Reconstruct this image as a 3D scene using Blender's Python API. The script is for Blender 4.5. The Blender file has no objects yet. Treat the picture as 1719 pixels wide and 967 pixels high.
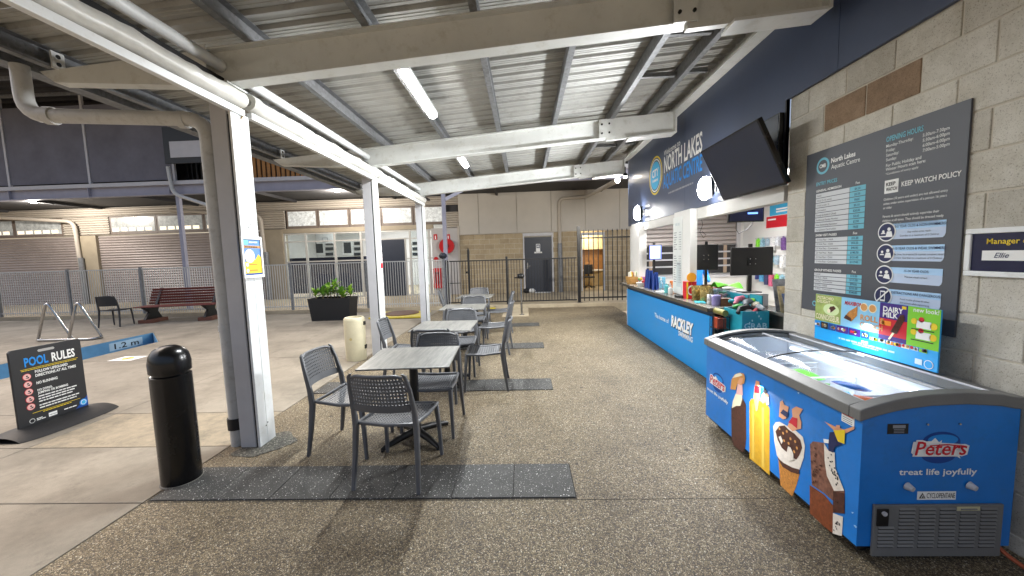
import bpy, bmesh, math, random
from mathutils import Vector, Matrix
R = math.radians
rnd = random.Random(7)
# ------------------------------------------------------------------ camera
F_PX, W_PX, H_PX = 636.2, 1719, 967
PITCH, YAW, ROLL, CAM_H = R(4.978), R(-1.981), R(-1.684), 1.6
CX, CY = 859.5, 483.5
_s, _c = math.sin(YAW), math.cos(YAW)
FW = Vector((_s*math.cos(PITCH), _c*math.cos(PITCH), -math.sin(PITCH)))
_rt = Vector((_c, -_s, 0)); _up = _rt.cross(FW)
RT = math.cos(ROLL)*_rt + math.sin(ROLL)*_up
UP = -math.sin(ROLL)*_rt + math.cos(ROLL)*_up
EYE = Vector((0, 0, CAM_H))
sc = bpy.context.scene
col = sc.collection
cam = bpy.data.cameras.new('camera'); camo = bpy.data.objects.new('camera', cam); col.objects.link(camo)
cam.sensor_fit = 'HORIZONTAL'; cam.sensor_width = 36; cam.lens = 36*F_PX/W_PX
cam.clip_start = 0.05; cam.clip_end = 3000
M4 = Matrix((RT, UP, -FW)).transposed().to_4x4(); M4.translation = EYE
camo.matrix_world = M4
sc.camera = camo
# ------------------------------------------------------------------ world, night light
w = bpy.data.worlds.new('World'); sc.world = w; w.use_nodes = True
nt = w.node_tree; nt.nodes.clear()
sky = nt.nodes.new('ShaderNodeTexSky'); sky.sky_type = 'NISHITA'; sky.sun_disc = False
sky.sun_elevation = R(60); sky.sun_rotation = R(-70); sky.dust_density = 7.0; sky.air_density = 1.0; sky.ozone_density = 0.3
bg = nt.nodes.new('ShaderNodeBackground'); bg.inputs['Strength'].default_value = 0.125
wo = nt.nodes.new('ShaderNodeOutputWorld')
nt.links.new(sky.outputs[0], bg.inputs[0]); nt.links.new(bg.outputs[0], wo.inputs[0])
sl = bpy.data.lights.new('sun', 'SUN'); sl.energy = 0.12; sl.angle = R(18); sl.color = (1, .92, .80)
so = bpy.data.objects.new('sun', sl); col.objects.link(so)
so.rotation_euler = Vector((0.42, 0.30, -1.0)).to_track_quat('-Z', 'Y').to_euler()
vs = sc.view_settings; vs.view_transform = 'Standard'; vs.look = 'None'; vs.gamma = 1.0; vs.exposure = 1.08
vs.use_curve_mapping = False
try:
    sc.cycles.max_bounces = 8; sc.cycles.transparent_max_bounces = 16
    sc.cycles.sample_clamp_indirect = 6; sc.cycles.caustics_reflective = False; sc.cycles.caustics_refractive = False
except Exception: pass

# ------------------------------------------------------------------ pixel -> place helpers
def ray(x, y): return (x-CX)/F_PX*RT - (y-CY)/F_PX*UP + FW
def G(x, y, z=0.0):
    d = ray(x, y); return EYE + d*((z-CAM_H)/d.z)
def PX(x, y, X):
    d = ray(x, y); return EYE + d*(X/d.x)
def PY(x, y, Y):
    d = ray(x, y); return EYE + d*(Y/d.y)

# ------------------------------------------------------------------ mesh builder
class MB:
    def __init__(s): s.v = []; s.f = []
    def add(s, vs_, fs):
        b = len(s.v); s.v += [tuple(p) for p in vs_]; s.f += [tuple(b+i for i in q) for q in fs]; return s
    def box(s, x0, x1, y0, y1, z0, z1):
        if x0 > x1: x0, x1 = x1, x0
        if y0 > y1: y0, y1 = y1, y0
        if z0 > z1: z0, z1 = z1, z0
        return s.add([(x0,y0,z0),(x1,y0,z0),(x1,y1,z0),(x0,y1,z0),(x0,y0,z1),(x1,y0,z1),(x1,y1,z1),(x0,y1,z1)],
                     [(3,2,1,0),(4,5,6,7),(0,1,5,4),(1,2,6,5),(2,3,7,6),(3,0,4,7)])
    def bar(s, a, b, wx, wz, up=(0,0,1)):
        a = Vector(a); b = Vector(b); d = (b-a).normalized(); u = Vector(up)
        x = d.cross(u)
        if x.length < 1e-4: x = d.cross(Vector((1,0,0)))
        x.normalize(); z = x.cross(d).normalized(); x = x*wx/2; z = z*wz/2
        return s.add([a-x-z,a+x-z,a+x+z,a-x+z,b-x-z,b+x-z,b+x+z,b-x+z],
                     [(0,1,2,3),(7,6,5,4),(0,4,5,1),(1,5,6,2),(2,6,7,3),(3,7,4,0)])
    def tube(s, pts, r, n=8, caps=True):
        pts = [Vector(p) for p in pts]; rs = r if isinstance(r, (list, tuple)) else [r]*len(pts)
        rings = []; ref = None
        for i, p in enumerate(pts):
            t = (pts[min(i+1, len(pts)-1)]-pts[max(i-1, 0)]).normalized()
            if ref is None:
                ref = t.cross(Vector((0,0,1)))
                if ref.length < .05: ref = t.cross(Vector((1,0,0)))
            ref = (ref - t*ref.dot(t)).normalized(); bn = t.cross(ref)
            rings.append([p+(ref*math.cos(2*math.pi*k/n)+bn*math.sin(2*math.pi*k/n))*rs[i] for k in range(n)])
        b = len(s.v)
        for q in rings: s.v += [tuple(p) for p in q]
        for i in range(len(pts)-1):
            for k in range(n):
                a = b+i*n+k; c = b+i*n+(k+1) % n
                s.f.append((a, c, c+n, a+n))
        if caps:
            s.f.append(tuple(b+k for k in reversed(range(n)))); s.f.append(tuple(b+(len(pts)-1)*n+k for k in range(n)))
        return s
    def lathe(s, prof, n=24, o=(0,0,0)):
        b = len(s.v); o = Vector(o)
        for (r, z) in prof:
            for k in range(n):
                a = 2*math.pi*k/n; s.v.append((o.x+r*math.cos(a), o.y+r*math.sin(a), o.z+z))
        for i in range(len(prof)-1):
            for k in range(n):
                a = b+i*n+k; c = b+i*n+(k+1) % n; s.f.append((a, c, c+n, a+n))
        s.f.append(tuple(b+k for k in reversed(range(n)))); s.f.append(tuple(b+(len(prof)-1)*n+k for k in range(n)))
        return s
    def prism(s, poly, d):           # poly: 3D points in order, extruded by d
        d = Vector(d); n = len(poly); p = [Vector(q) for q in poly]
        b = len(s.v); s.v += [tuple(q) for q in p]+[tuple(q+d) for q in p]
        s.f.append(tuple(b+i for i in reversed(range(n)))); s.f.append(tuple(b+n+i for i in range(n)))
        for i in range(n):
            j = (i+1) % n; s.f.append((b+i, b+j, b+n+j, b+n+i))
        return s
    def grid(s, fn, nu, nv):
        b = len(s.v)
        for j in range(nv+1):
            for i in range(nu+1): s.v.append(tuple(fn(i/nu, j/nv)))
        for j in range(nv):
            for i in range(nu):
                a = b+j*(nu+1)+i; s.f.append((a, a+1, a+nu+2, a+nu+1))
        return s
    def blob(s, c, rx, ry, rz, nu=10, nv=6, jit=0.0):
        c = Vector(c); b = len(s.v)
        for j in range(1, nv):
            t = math.pi*j/nv
            for i in range(nu):
                a = 2*math.pi*i/nu; k = 1+rnd.uniform(-jit, jit)
                s.v.append((c.x+rx*k*math.sin(t)*math.cos(a), c.y+ry*k*math.sin(t)*math.sin(a), c.z+rz*k*math.cos(t)))
        s.v.append((c.x, c.y, c.z+rz)); s.v.append((c.x, c.y, c.z-rz)); tp = len(s.v)-2
        for j in range(nv-2):
            for i in range(nu):
                a = b+j*nu+i; d = b+j*nu+(i+1) % nu; s.f.append((a, a+nu, d+nu, d))
        for i in range(nu):
            s.f.append((tp, b+i, b+(i+1) % nu)); e = b+(nv-2)*nu
            s.f.append((tp+1, e+(i+1) % nu, e+i))
        return s
    def mesh(s, name):
        m = bpy.data.meshes.new(name); m.from_pydata(s.v, [], s.f); m.update(); return m
    def build(s, name, mat, parent=None, smooth=False, bevel=0, fix=True, loc=None):
        m = s.mesh(name)
        if fix:
            bm = bmesh.new(); bm.from_mesh(m); bmesh.ops.recalc_face_normals(bm, faces=bm.faces); bm.to_mesh(m); bm.free()
        m.materials.append(mat)
        return link(name, m, parent, smooth, bevel, loc)
def link(name, m, parent=None, smooth=False, bevel=0, loc=None):
    o = bpy.data.objects.new(name, m); col.objects.link(o)
    if parent is not None: o.parent = parent
    if loc is not None: o.location = loc
    if smooth:
        for p in m.polygons: p.use_smooth = True
        try: m.set_sharp_from_angle(angle=R(40))
        except Exception: pass
    if bevel:
        b = o.modifiers.new('bevel', 'BEVEL'); b.width = bevel; b.segments = 2; b.limit_method = 'ANGLE'; b.angle_limit = R(40)
    return o
def tag(o, label, cat, group=None):
    o['label'] = label; o['category'] = cat
    if group: o['group'] = group
    return o
def thing(name, label, cat, loc=(0,0,0), rz=0, group=None):
    o = bpy.data.objects.new(name, None); col.objects.link(o); o.location = loc; o.rotation_euler = (0, 0, rz)
    o.empty_display_size = .1
    return tag(o, label, cat, group)
def struct(o): o['kind'] = 'structure'; return o
def stuff(o): o['kind'] = 'stuff'; return o
def copy_tree(o, parent=None):
    c = o.copy(); col.objects.link(c)
    if parent is not None: c.parent = parent
    for ch in [q for q in col.objects if q.parent == o]: copy_tree(ch, c)
    return c
def BX(name, mat, parent, x0, x1, y0, y1, z0, z1, bevel=0):
    return MB().box(x0, x1, y0, y1, z0, z1).build(name, mat, parent, bevel=bevel)

# ------------------------------------------------------------------ materials
def lin(h):
    if isinstance(h, (tuple, list)): return tuple(h)+(1,) if len(h) == 3 else tuple(h)
    h = h.lstrip('#'); v = [int(h[i:i+2], 16)/255 for i in (0, 2, 4)]
    return tuple((x/12.92 if x <= .04045 else ((x+.055)/1.055)**2.4) for x in v)+(1,)
_mc = {}
def N(t, k, **kw):
    n = t.nodes.new(k)
    for a, b in kw.items(): setattr(n, a, b)
    return n
def base(name):
    m = bpy.data.materials.new(name); m.use_nodes = True; t = m.node_tree; t.nodes.clear()
    o = N(t, 'ShaderNodeOutputMaterial'); p = N(t, 'ShaderNodeBsdfPrincipled'); t.links.new(p.outputs[0], o.inputs[0])
    return m, t, p, o
def ramp(t, fac, stops, interp='LINEAR'):
    r = N(t, 'ShaderNodeValToRGB'); r.color_ramp.interpolation = interp; e = r.color_ramp.elements
    while len(e) < len(stops): e.new(.5)
    for q, (p, c) in zip(e, stops): q.position = p; q.color = lin(c)
    t.links.new(fac, r.inputs[0]); return r.outputs[0]
def coords(t, kind='Object'):
    return N(t, 'ShaderNodeTexCoord').outputs[kind]
def wcoord(t): return N(t, 'ShaderNodeNewGeometry').outputs['Position']
def noise(t, co, scale, detail=4, rough=.6):
    n = N(t, 'ShaderNodeTexNoise'); n.inputs['Scale'].default_value = scale; n.inputs['Detail'].default_value = detail
    n.inputs['Roughness'].default_value = rough; t.links.new(co, n.inputs['Vector']); return n.outputs['Fac']
def mix(t, fac, a, b, mode='MIX'):
    n = N(t, 'ShaderNodeMixRGB', blend_type=mode)
    for i, v in enumerate((fac, a, b)):
        if hasattr(v, 'links') or hasattr(v, 'is_linked'): t.links.new(v, n.inputs[i])
        elif i == 0: n.inputs[0].default_value = v
        else: n.inputs[i].default_value = lin(v)
    return n.outputs[0]
def bump(t, p, h, st=.3, dist=.01):
    b = N(t, 'ShaderNodeBump'); b.inputs['Strength'].default_value = st; b.inputs['Distance'].default_value = dist
    t.links.new(h, b.inputs['Height']); t.links.new(b.outputs[0], p.inputs['Normal'])
def mat(name, c, rough=.5, metal=0, var=.12, scale=6, bmp=0, bscale=60, spec=.5, dirt=None):
    """painted / moulded surface: base colour with broad uneven wear and fine relief"""
    if name in _mc: return _mc[name]
    m, t, p, o = base(name); co = wcoord(t)
    c = lin(c); d = tuple(x*(1-var) for x in c[:3]); l = tuple(min(1, x*(1+var)) for x in c[:3])
    f = noise(t, co, scale, 5, .65)
    cc = ramp(t, f, [(.3, d), (.7, l)])
    if dirt:
        f2 = noise(t, co, scale*2.7, 6, .75)
        k = ramp(t, f2, [(.52, (0,0,0)), (.72, (1,1,1))]); cc = mix(t, k, cc, dirt)
    t.links.new(cc, p.inputs['Base Color'])
    r = N(t, 'ShaderNodeMapRange'); r.inputs['To Min'].default_value = max(.03, rough-.08); r.inputs['To Max'].default_value = min(1, rough+.1)
    t.links.new(f, r.inputs[0]); t.links.new(r.outputs[0], p.inputs['Roughness'])
    p.inputs['Metallic'].default_value = metal; p.inputs['Specular IOR Level'].default_value = spec
    if bmp: bump(t, p, noise(t, co, bscale, 3), bmp, .004)
    _mc[name] = m; return m
def flat(name, c, rough=.55, spec=.4):
    """flat print or thin film in one ink"""
    if name in _mc: return _mc[name]
    m, t, p, o = base(name); p.inputs['Base Color'].default_value = lin(c); p.inputs['Roughness'].default_value = rough
    p.inputs['Specular IOR Level'].default_value = spec; _mc[name] = m; return m
def emit(name, c, st):
    if name in _mc: return _mc[name]
    m, t, p, o = base(name); p.inputs['Base Color'].default_value = lin(c)
    p.inputs['Emission Color'].default_value = lin(c); p.inputs['Emission Strength'].default_value = st
    _mc[name] = m; return m
def glass(name, tint=(1,1,1), refl=.12, rough=.02):
    if name in _mc: return _mc[name]
    m, t, p, o = base(name); t.nodes.remove(p)
    tr = N(t, 'ShaderNodeBsdfTransparent'); tr.inputs[0].default_value = lin(tint)
    gl = N(t, 'ShaderNodeBsdfGlossy'); gl.inputs['Roughness'].default_value = rough
    fr = N(t, 'ShaderNodeLayerWeight'); fr.inputs[0].default_value = .25
    mr = N(t, 'ShaderNodeMapRange'); mr.inputs['To Min'].default_value = refl*.4; mr.inputs['To Max'].default_value = min(1, refl*5)
    t.links.new(fr.outputs['Facing'], mr.inputs[0])
    mx = N(t, 'ShaderNodeMixShader'); t.links.new(mr.outputs[0], mx.inputs[0])
    t.links.new(tr.outputs[0], mx.inputs[1]); t.links.new(gl.outputs[0], mx.inputs[2]); t.links.new(mx.outputs[0], o.inputs[0])
    _mc[name] = m; return m
def voro(t, co, scale, feature='F1', out='Color', rnd_=1.0):
    v = N(t, 'ShaderNodeTexVoronoi', feature=feature); v.inputs['Scale'].default_value = scale
    v.inputs['Randomness'].default_value = rnd_
    t.links.new(co, v.inputs['Vector']); return v.outputs[out]
def m_pebble(name, stops, scale=105, matrix='#4a4035', big=.35):
    m, t, p, o = base(name); co = wcoord(t)
    c = voro(t, co, scale); sep = N(t, 'ShaderNodeSeparateColor'); t.links.new(c, sep.inputs[0])
    cc = ramp(t, sep.outputs[0], stops, 'CONSTANT')
    d = voro(t, co, scale, 'DISTANCE_TO_EDGE', 'Distance')
    k = ramp(t, d, [(.04, (0,0,0)), (.16, (1,1,1))]); cc = mix(t, k, matrix, cc)
    f = noise(t, co, .8, 9, .8); s = ramp(t, f, [(.34, (.52,.49,.46)), (.47, (.82,.80,.78)), (.6, (1,1,1))])
    cc = mix(t, 1.0, cc, s, 'MULTIPLY')
    gm = voro(t, co, 2.1, 'F1', 'Distance'); gk = ramp(t, gm, [(.035, (.35,.33,.31)), (.06, (1,1,1))]); cc = mix(t, 1.0, cc, gk, 'MULTIPLY')
    t.links.new(cc, p.inputs['Base Color']); p.inputs['Roughness'].default_value = .62
    bump(t, p, k, .7, .005); return m
PEBBLE = m_pebble('exposed_aggregate', [(0, '#7d6d52'), (.2, '#9d8c6b'), (.42, '#b2a285'), (.62, '#8d7d61'), (.76, '#5c5345'), (.86, '#c2b497'), (.975, '#d8cfb9')], 120, '#42392c')
PEBBLE_DARK = m_pebble('green_grey_aggregate', [(0, '#5a5a52'), (.3, '#75746a'), (.6, '#4a4943'), (.85, '#97958a')], 70, '#33312c')
def m_concrete(name, a, b, stain, sc_=1.2, sp=.05):
    m, t, p, o = base(name); co = wcoord(t)
    f = noise(t, co, sc_, 8, .7); cc = ramp(t, f, [(.28, a), (.72, b)])
    f2 = noise(t, co, sc_*.45, 6, .8); k = ramp(t, f2, [(.46, (0,0,0)), (.72, (.85,.85,.85))]); cc = mix(t, k, cc, stain)
    f4 = noise(t, co, 4.5, 8, .8); k4 = ramp(t, f4, [(.55, (0,0,0)), (.68, (.5,.5,.5))]); cc = mix(t, k4, cc, stain)
    f3 = noise(t, co, 190, 2, .5); g = ramp(t, f3, [(.3, (.84,.84,.84)), (.65, (1,1,1))]); cc = mix(t, 1.0, cc, g, 'MULTIPLY')
    t.links.new(cc, p.inputs['Base Color']); p.inputs['Roughness'].default_value = .75
    bump(t, p, f3, .25, .003); return m
CONC = m_concrete('pool_deck_concrete', '#7a7367', '#9d9587', '#5d574c')
CONC_ROUGH = m_concrete('worn_concrete_patch', '#7f7767', '#a59780', '#5e5a4e', 6)
KERB = m_concrete('kerb_concrete', '#a39680', '#b5a88f', '#867a66', 2)
def m_terrazzo():
    m, t, p, o = base('dark_terrazzo_paver'); co = wcoord(t)
    f = noise(t, co, 5, 5, .7); cc = ramp(t, f, [(.3, '#2c2b29'), (.7, '#403f3c')])
    for s, th, c in ((150, 1.03, '#b5b4ae'), (210, 1.0, '#77767a'), (95, 1.085, '#d0cec8')):
        v = voro(t, co, s); se = N(t, 'ShaderNodeSeparateColor'); t.links.new(v, se.inputs[0])
        d = voro(t, co, s, 'F1', 'Distance')
        g = N(t, 'ShaderNodeMath', operation='GREATER_THAN'); t.links.new(se.outputs[0], g.inputs[0]); g.inputs[1].default_value = th-.12
        l = N(t, 'ShaderNodeMath', operation='LESS_THAN'); t.links.new(d, l.inputs[0]); l.inputs[1].default_value = .36
        mm = N(t, 'ShaderNodeMath', operation='MULTIPLY'); t.links.new(g.outputs[0], mm.inputs[0]); t.links.new(l.outputs[0], mm.inputs[1])
        cc = mix(t, mm.outputs[0], cc, c)
    t.links.new(cc, p.inputs['Base Color']); p.inputs['Roughness'].default_value = .72
    bump(t, p, noise(t, co, 220, 2), .15, .002); return m
TERRAZZO = m_terrazzo()
def m_block(name, a, b, pit=.12):
    m, t, p, o = base(name); co = wcoord(t)
    oi = N(t, 'ShaderNodeObjectInfo'); f = noise(t, co, 9, 6, .7)
    cc = ramp(t, f, [(.25, a), (.75, b)])
    rr = ramp(t, oi.outputs['Random'], [(0, (.78,.765,.74)), (.5, (.92,.91,.89)), (1, (1.0,.995,.98))]); cc = mix(t, 1.0, cc, rr, 'MULTIPLY')
    dr_ = noise(t, co, 2.2, 8, .8); dk = ramp(t, dr_, [(.35, (.80,.78,.74)), (.55, (1,1,1))]); cc = mix(t, 1.0, cc, dk, 'MULTIPLY')
    n2 = noise(t, co, 150, 3, .6); k = ramp(t, n2, [(.33, (.55,.53,.5)), (.43, (1,1,1))]); cc = mix(t, 1.0, cc, k, 'MULTIPLY')
    t.links.new(cc, p.inputs['Base Color']); p.inputs['Roughness'].default_value = .85
    bump(t, p, n2, .5, .004); return m
BLOCK = m_block('grey_concrete_block', '#c2beb4', '#dbd8d0')
BLOCK_BROWN = m_block('brown_speckled_block', '#7d6753', '#a58c74')
BLOCK_TAN = m_block('tan_concrete_block', '#a8977c', '#b9a98d')
MORTAR = mat('pale_mortar', '#c3bcae', .9, 0, .08, 20, .3)
def m_galv(name, c, rough=.38, metal=.75):
    m, t, p, o = base(name); co = wcoord(t)
    v = voro(t, co, 28); se = N(t, 'ShaderNodeSeparateColor'); t.links.new(v, se.inputs[0])
    cl = lin(c); cc = ramp(t, se.outputs[0], [(0, tuple(x*.8 for x in cl[:3])), (1, tuple(min(1, x*1.12) for x in cl[:3]))])
    f = noise(t, co, 3, 5, .7); g = ramp(t, f, [(.3, (.75,.75,.75)), (.7, (1,1,1))]); cc = mix(t, 1.0, cc, g, 'MULTIPLY')
    t.links.new(cc, p.inputs['Base Color']); p.inputs['Metallic'].default_value = metal; p.inputs['Roughness'].default_value = rough
    return m
GALV = m_galv('galvanised_steel', '#85878a', .5, .3)
SHEET = mat('zincalume_roof_sheet', '#a9a9a5', .5, .15, .10, 1.1, 0, 60, .5, '#8e8c86')
WHITE = mat('white_painted_steel', '#e2e4e4', .42, 0, .06, 3, dirt='#d2d2cd')
CREAM = mat('cream_painted_steel', '#d7d9d6', .5, 0, .06, 3, .1, 40, dirt='#c4c4bd')
LAV = mat('grey_painted_steel', '#b9b9bd', .5, 0, .06, 4)
PURP = mat('lavender_grey_steel', '#8f8f9e', .5, 0, .08, 4)
PIPE = mat('grey_pvc_pipe', '#bcbcba', .4, 0, .08, 5, dirt='#a5a39e')
PVC = mat('white_pvc_blind', '#d3d1ca', .33, 0, .1, 8, .5, 14)
BLACKP = mat('black_powder_coat', '#101012', .4, 0, .1, 10)
BLACKG = mat('black_gloss_plastic', '#08080a', .24, 0, .1, 10)
RUBBER = mat('black_rubber', '#141416', .6, 0, .15, 8, .3, 40)
PLAST = mat('grey_moulded_plastic', '#5c5d60', .42, 0, .1, 7, .1, 200)
PLASTD = mat('charcoal_moulded_plastic', '#2a2c31', .45, 0, .1, 7)
NAVY = mat('navy_panel', '#3e4962', .38, 0, .1, 2)
NAVYP = mat('navy_door_paint', '#262b37', .45, 0, .1, 3)
CHAR = mat('charcoal_board', '#474a52', .5, 0, .04, 3)
BLUE = mat('bright_blue_panel', '#1187cf', .32, 0, .05, 2)
FBLUE = mat('freezer_blue_vinyl', '#1675c9', .34, 0, .12, 3, .05, 25, .5, '#1f70b8')
RIMG = mat('freezer_grey_rim', '#6d6d6c', .42, 0, .1, 6, .15, 120)
STEEL = mat('stainless_steel', '#b8b8b8', .18, 1.0, .1, 5)
SCREENM = mat('charcoal_mesh_screen', '#686872', .8, 0, .18, 1.5, .3, 200)
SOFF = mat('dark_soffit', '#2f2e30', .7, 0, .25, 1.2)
BEIGE = mat('beige_cladding', '#a9a196', .6, 0, .06, 2)
BEIGED = mat('tan_pier', '#948976', .7, 0, .1, 3)
PANEL = mat('pale_wall_panel', '#b6b0a7', .6, 0, .05, 1.5)
SHUT = mat('roller_shutter_taupe', '#968c88', .5, .2, .08, 2)
SHUTW = mat('roller_shutter_pale', '#a39c99', .42, .1, .06, 2)
WOODR = mat('red_brown_slat', '#69322d', .45, 0, .2, 12)
WOODO = mat('orange_timber', '#a8763f', .6, 0, .2, 14)
RED = mat('fire_red', '#b3151c', .32, 0, .1, 6)
WALLW = mat('white_wall', '#d6d6d4', .6, 0, .04, 2)
BIN = mat('cream_bin_plastic', '#cfc6a8', .5, 0, .08, 7)
LEAF = mat('leaf_green', '#5f8f2e', .45, 0, .35, 30)
SOIL = mat('potting_soil', '#3a2c20', .9, 0, .3, 40, .6)
YELLOWP = mat('yellow_floor_paint', '#b5a32e', .6, 0, .12, 8, dirt='#8e8340')
TILEB = mat('blue_pool_tile', '#6d9cbc', .3, 0, .1, 6)
SKIN = mat('skin', '#c98f70', .5, 0, .06, 12)
HAIRM = mat('brown_hair', '#6a4428', .6, 0, .2, 60)
CARD = mat('wicker', '#b58a4d', .7, 0, .25, 60, .5, 150)
CTOP = mat('dark_laminate_top', '#77736c', .22, 0, .2, 18)
CEDGE = mat('dark_counter_edge', '#4b4740', .4, 0, .15, 12)
I_W = flat('ink_white', '#e8e8e6'); I_K = flat('ink_black', '#15161a'); I_CY = flat('ink_cyan', '#3fa9d8'); I_TEAL = flat('ink_pale_teal', '#6db6c9')
I_Y = flat('ink_yellow', '#e3c52a'); I_R = flat('ink_red', '#c31b2b'); I_NV = flat('ink_navy', '#1c2350'); I_LB = flat('ink_light_blue', '#a9cdee')
I_PK = flat('ink_pink', '#e2b3ae'); I_GR = flat('ink_green', '#7cc52f'); I_BR = flat('ink_brown', '#4a281c'); I_TN = flat('ink_tan', '#c98f4f')
I_CR = flat('ink_cream', '#eee3c3'); I_PU = flat('ink_purple', '#3a1d78'); I_BL = flat('ink_blue', '#1d86d6'); I_OR = flat('ink_orange', '#e88a28')
I_DB = flat('ink_dark_blue', '#0c3f8a'); I_GY = flat('ink_grey', '#8c8f95'); I_SB = flat('ink_sky', '#86bfe0'); I_PG = flat('ink_pale_green', '#cfe0a8'); I_SK = flat('ink_skin', '#d79a74')

# ------------------------------------------------------------------ flat print on a plane
def text_geo(s, size, bold=0.0, shear=0.0, xs=1.0, align='LEFT'):
    c = bpy.data.curves.new('t', 'FONT'); c.body = s; c.size = size; c.offset = bold*size; c.shear = shear; c.align_x = align
    c.resolution_u = 2
    o = bpy.data.objects.new('t', c); col.objects.link(o)
    dg = bpy.context.evaluated_depsgraph_get(); me = bpy.data.meshes.new_from_object(o.evaluated_get(dg))
    v = [(p.co.x*xs, p.co.y) for p in me.vertices]; f = [tuple(q.vertices) for q in me.polygons]
    bpy.data.objects.remove(o); bpy.data.curves.remove(c); bpy.data.meshes.remove(me)
    return v, f
class Decal:
    def __init__(s, o, U, V, parent=None, step=.0012):
        s.o = Vector(o); s.U = Vector(U).normalized(); s.V = Vector(V).normalized(); s.n = s.U.cross(s.V); s.parent = parent
        s.g = {}; s.step = step
    def uv(s, px, py):
        d = ray(px, py); t = (s.o-EYE).dot(s.n)/d.dot(s.n); p = EYE+d*t-s.o; return p.dot(s.U), p.dot(s.V)
    def _put(s, v, f, m, layer, name):
        b = s.g.setdefault((m.name, layer, name), (MB(), m))[0]
        b.add([s.o+s.U*x+s.V*y+s.n*(s.step*(layer+1)) for x, y in v], f)
    def poly(s, pts, m, layer=0, name='printed_shape'):
        s._put(pts, [tuple(range(len(pts)))], m, layer, name); return s
    def rect(s, u0, v0, u1, v1, m, layer=0, name='printed_panel'):
        return s.poly([(u0, v0), (u1, v0), (u1, v1), (u0, v1)], m, layer, name)
    def disc(s, u, v, r, m, layer=0, ry=None, n=24, name='printed_shape'):
        ry = ry or r
        return s.poly([(u+r*math.cos(2*math.pi*k/n), v+ry*math.sin(2*math.pi*k/n)) for k in range(n)], m, layer, name)
    def text(s, t, u, v, size, m, layer=1, bold=0.0, shear=0, xs=1.0, align='LEFT', name='lettering'):
        vv, f = text_geo(t, size, bold, shear, xs, align)
        s._put([(u+x, v+y) for x, y in vv], f, m, layer, name); return s
    def fit(s, t, u0, v0, width, cap, m, layer=1, bold=0.0, shear=0, align='LEFT', name='lettering'):
        size = cap/.70; vv, f = text_geo(t, size, bold, shear, 1.0, 'LEFT')
        x0 = min(x for x, y in vv); x1 = max(x for x, y in vv); k = width/(x1-x0)
        s._put([(u0+(x-x0)*k, v0+y) for x, y in vv], f, m, layer, name); return s
    def words(s, u, v, width, h, m, layer=1):          # a line of print too small to read
        e = u+width
        while u < e-h:
            w_ = min(rnd.uniform(1.2, 4.5)*h, e-u); s.rect(u, v, u+w_, v+h, m, layer, 'fine_print'); u += w_+h*.5
        return s
    def pxpoly(s, pts, m, layer=0, name='printed_shape'): return s.poly([s.uv(*p) for p in pts], m, layer, name)
    def build(s):
        off = woff(s.parent)
        for (mn, l, name), (b, m) in s.g.items():
            b.v = [tuple(Vector(p)-off) for p in b.v]; o = b.build(name, m, s.parent, fix=False)
            if len(b.f) > 1: stuff(o)
def woff(o):
    v = Vector((0, 0, 0))
    while o is not None: v += o.location; o = o.parent
    return v
def part(t, mb, name, m, **k):          # a part given in world coordinates
    off = woff(t); mb.v = [tuple(Vector(p)-off) for p in mb.v]; return mb.build(name, m, t, **k)
def pbox(t, name, m, x0, x1, y0, y1, z0, z1, bevel=0): return part(t, MB().box(x0, x1, y0, y1, z0, z1), name, m, bevel=bevel)
XN = ((0,-1,0), (0,0,1)); YN = ((1,0,0), (0,0,1)); XP = ((0,1,0), (0,0,1))

# ================================================================== SETTING: ground, decks
def slab_grid(parent, name, m, xs, ys, z0, z1, skip=lambda x, y: None, gap=.004, bevel=.004):
    for i in range(len(xs)-1):
        for j in range(len(ys)-1):
            r = skip(i, j)
            if r is False: continue
            BX(name, r or m, parent, xs[i]+gap, xs[i+1]-gap, ys[j]+gap, ys[j+1]-gap, z0, z1, bevel)
g = MB().add([(-900,-900,-1.3),(900,-900,-1.3),(900,900,-1.3),(-900,900,-1.3)], [(0,1,2,3)]).build('ground', KERB, fix=False); struct(g)
deck = struct(BX('pool_deck', mat('dark_joint_filler', '#3b352c', .9), None, -7.74, -2.63, -3, 11.3, -.16, -.012))
POOLX0, POOLX1, POOLY1 = -8.95, -7.75, 8.68
slab_grid(deck, 'slab', CONC, [-7.74, -4.5, -2.63], [-3, .3, 2.35, 3.12, 3.86, 6.1, 8.5, 11.3], -.011, 0,
          lambda i, j: CONC_ROUGH if (i == 1 and j == 3) else None)
BX('deck_bed', KERB, deck, -24, -8.96, -3, 11.3, -.16, -.012)
slab_grid(deck, 'slab', CONC, [-24, -18, -13.5, -8.96], [-3, 2.0, 5.0, 8.5, 11.3], -.011, 0)
MB().prism([(-8.96, 8.70, -.16), (-7.74, 7.61, -.16), (-7.74, 11.3, -.16), (-8.96, 11.3, -.16)], (0, 0, .148)).build('deck_bed', KERB, deck)
MB().prism([(-8.956, 8.704, -.011), (-7.744, 7.622, -.011), (-7.744, 11.296, -.011), (-8.956, 11.296, -.011)], (0, 0, .011)).build('slab', CONC, deck)
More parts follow.
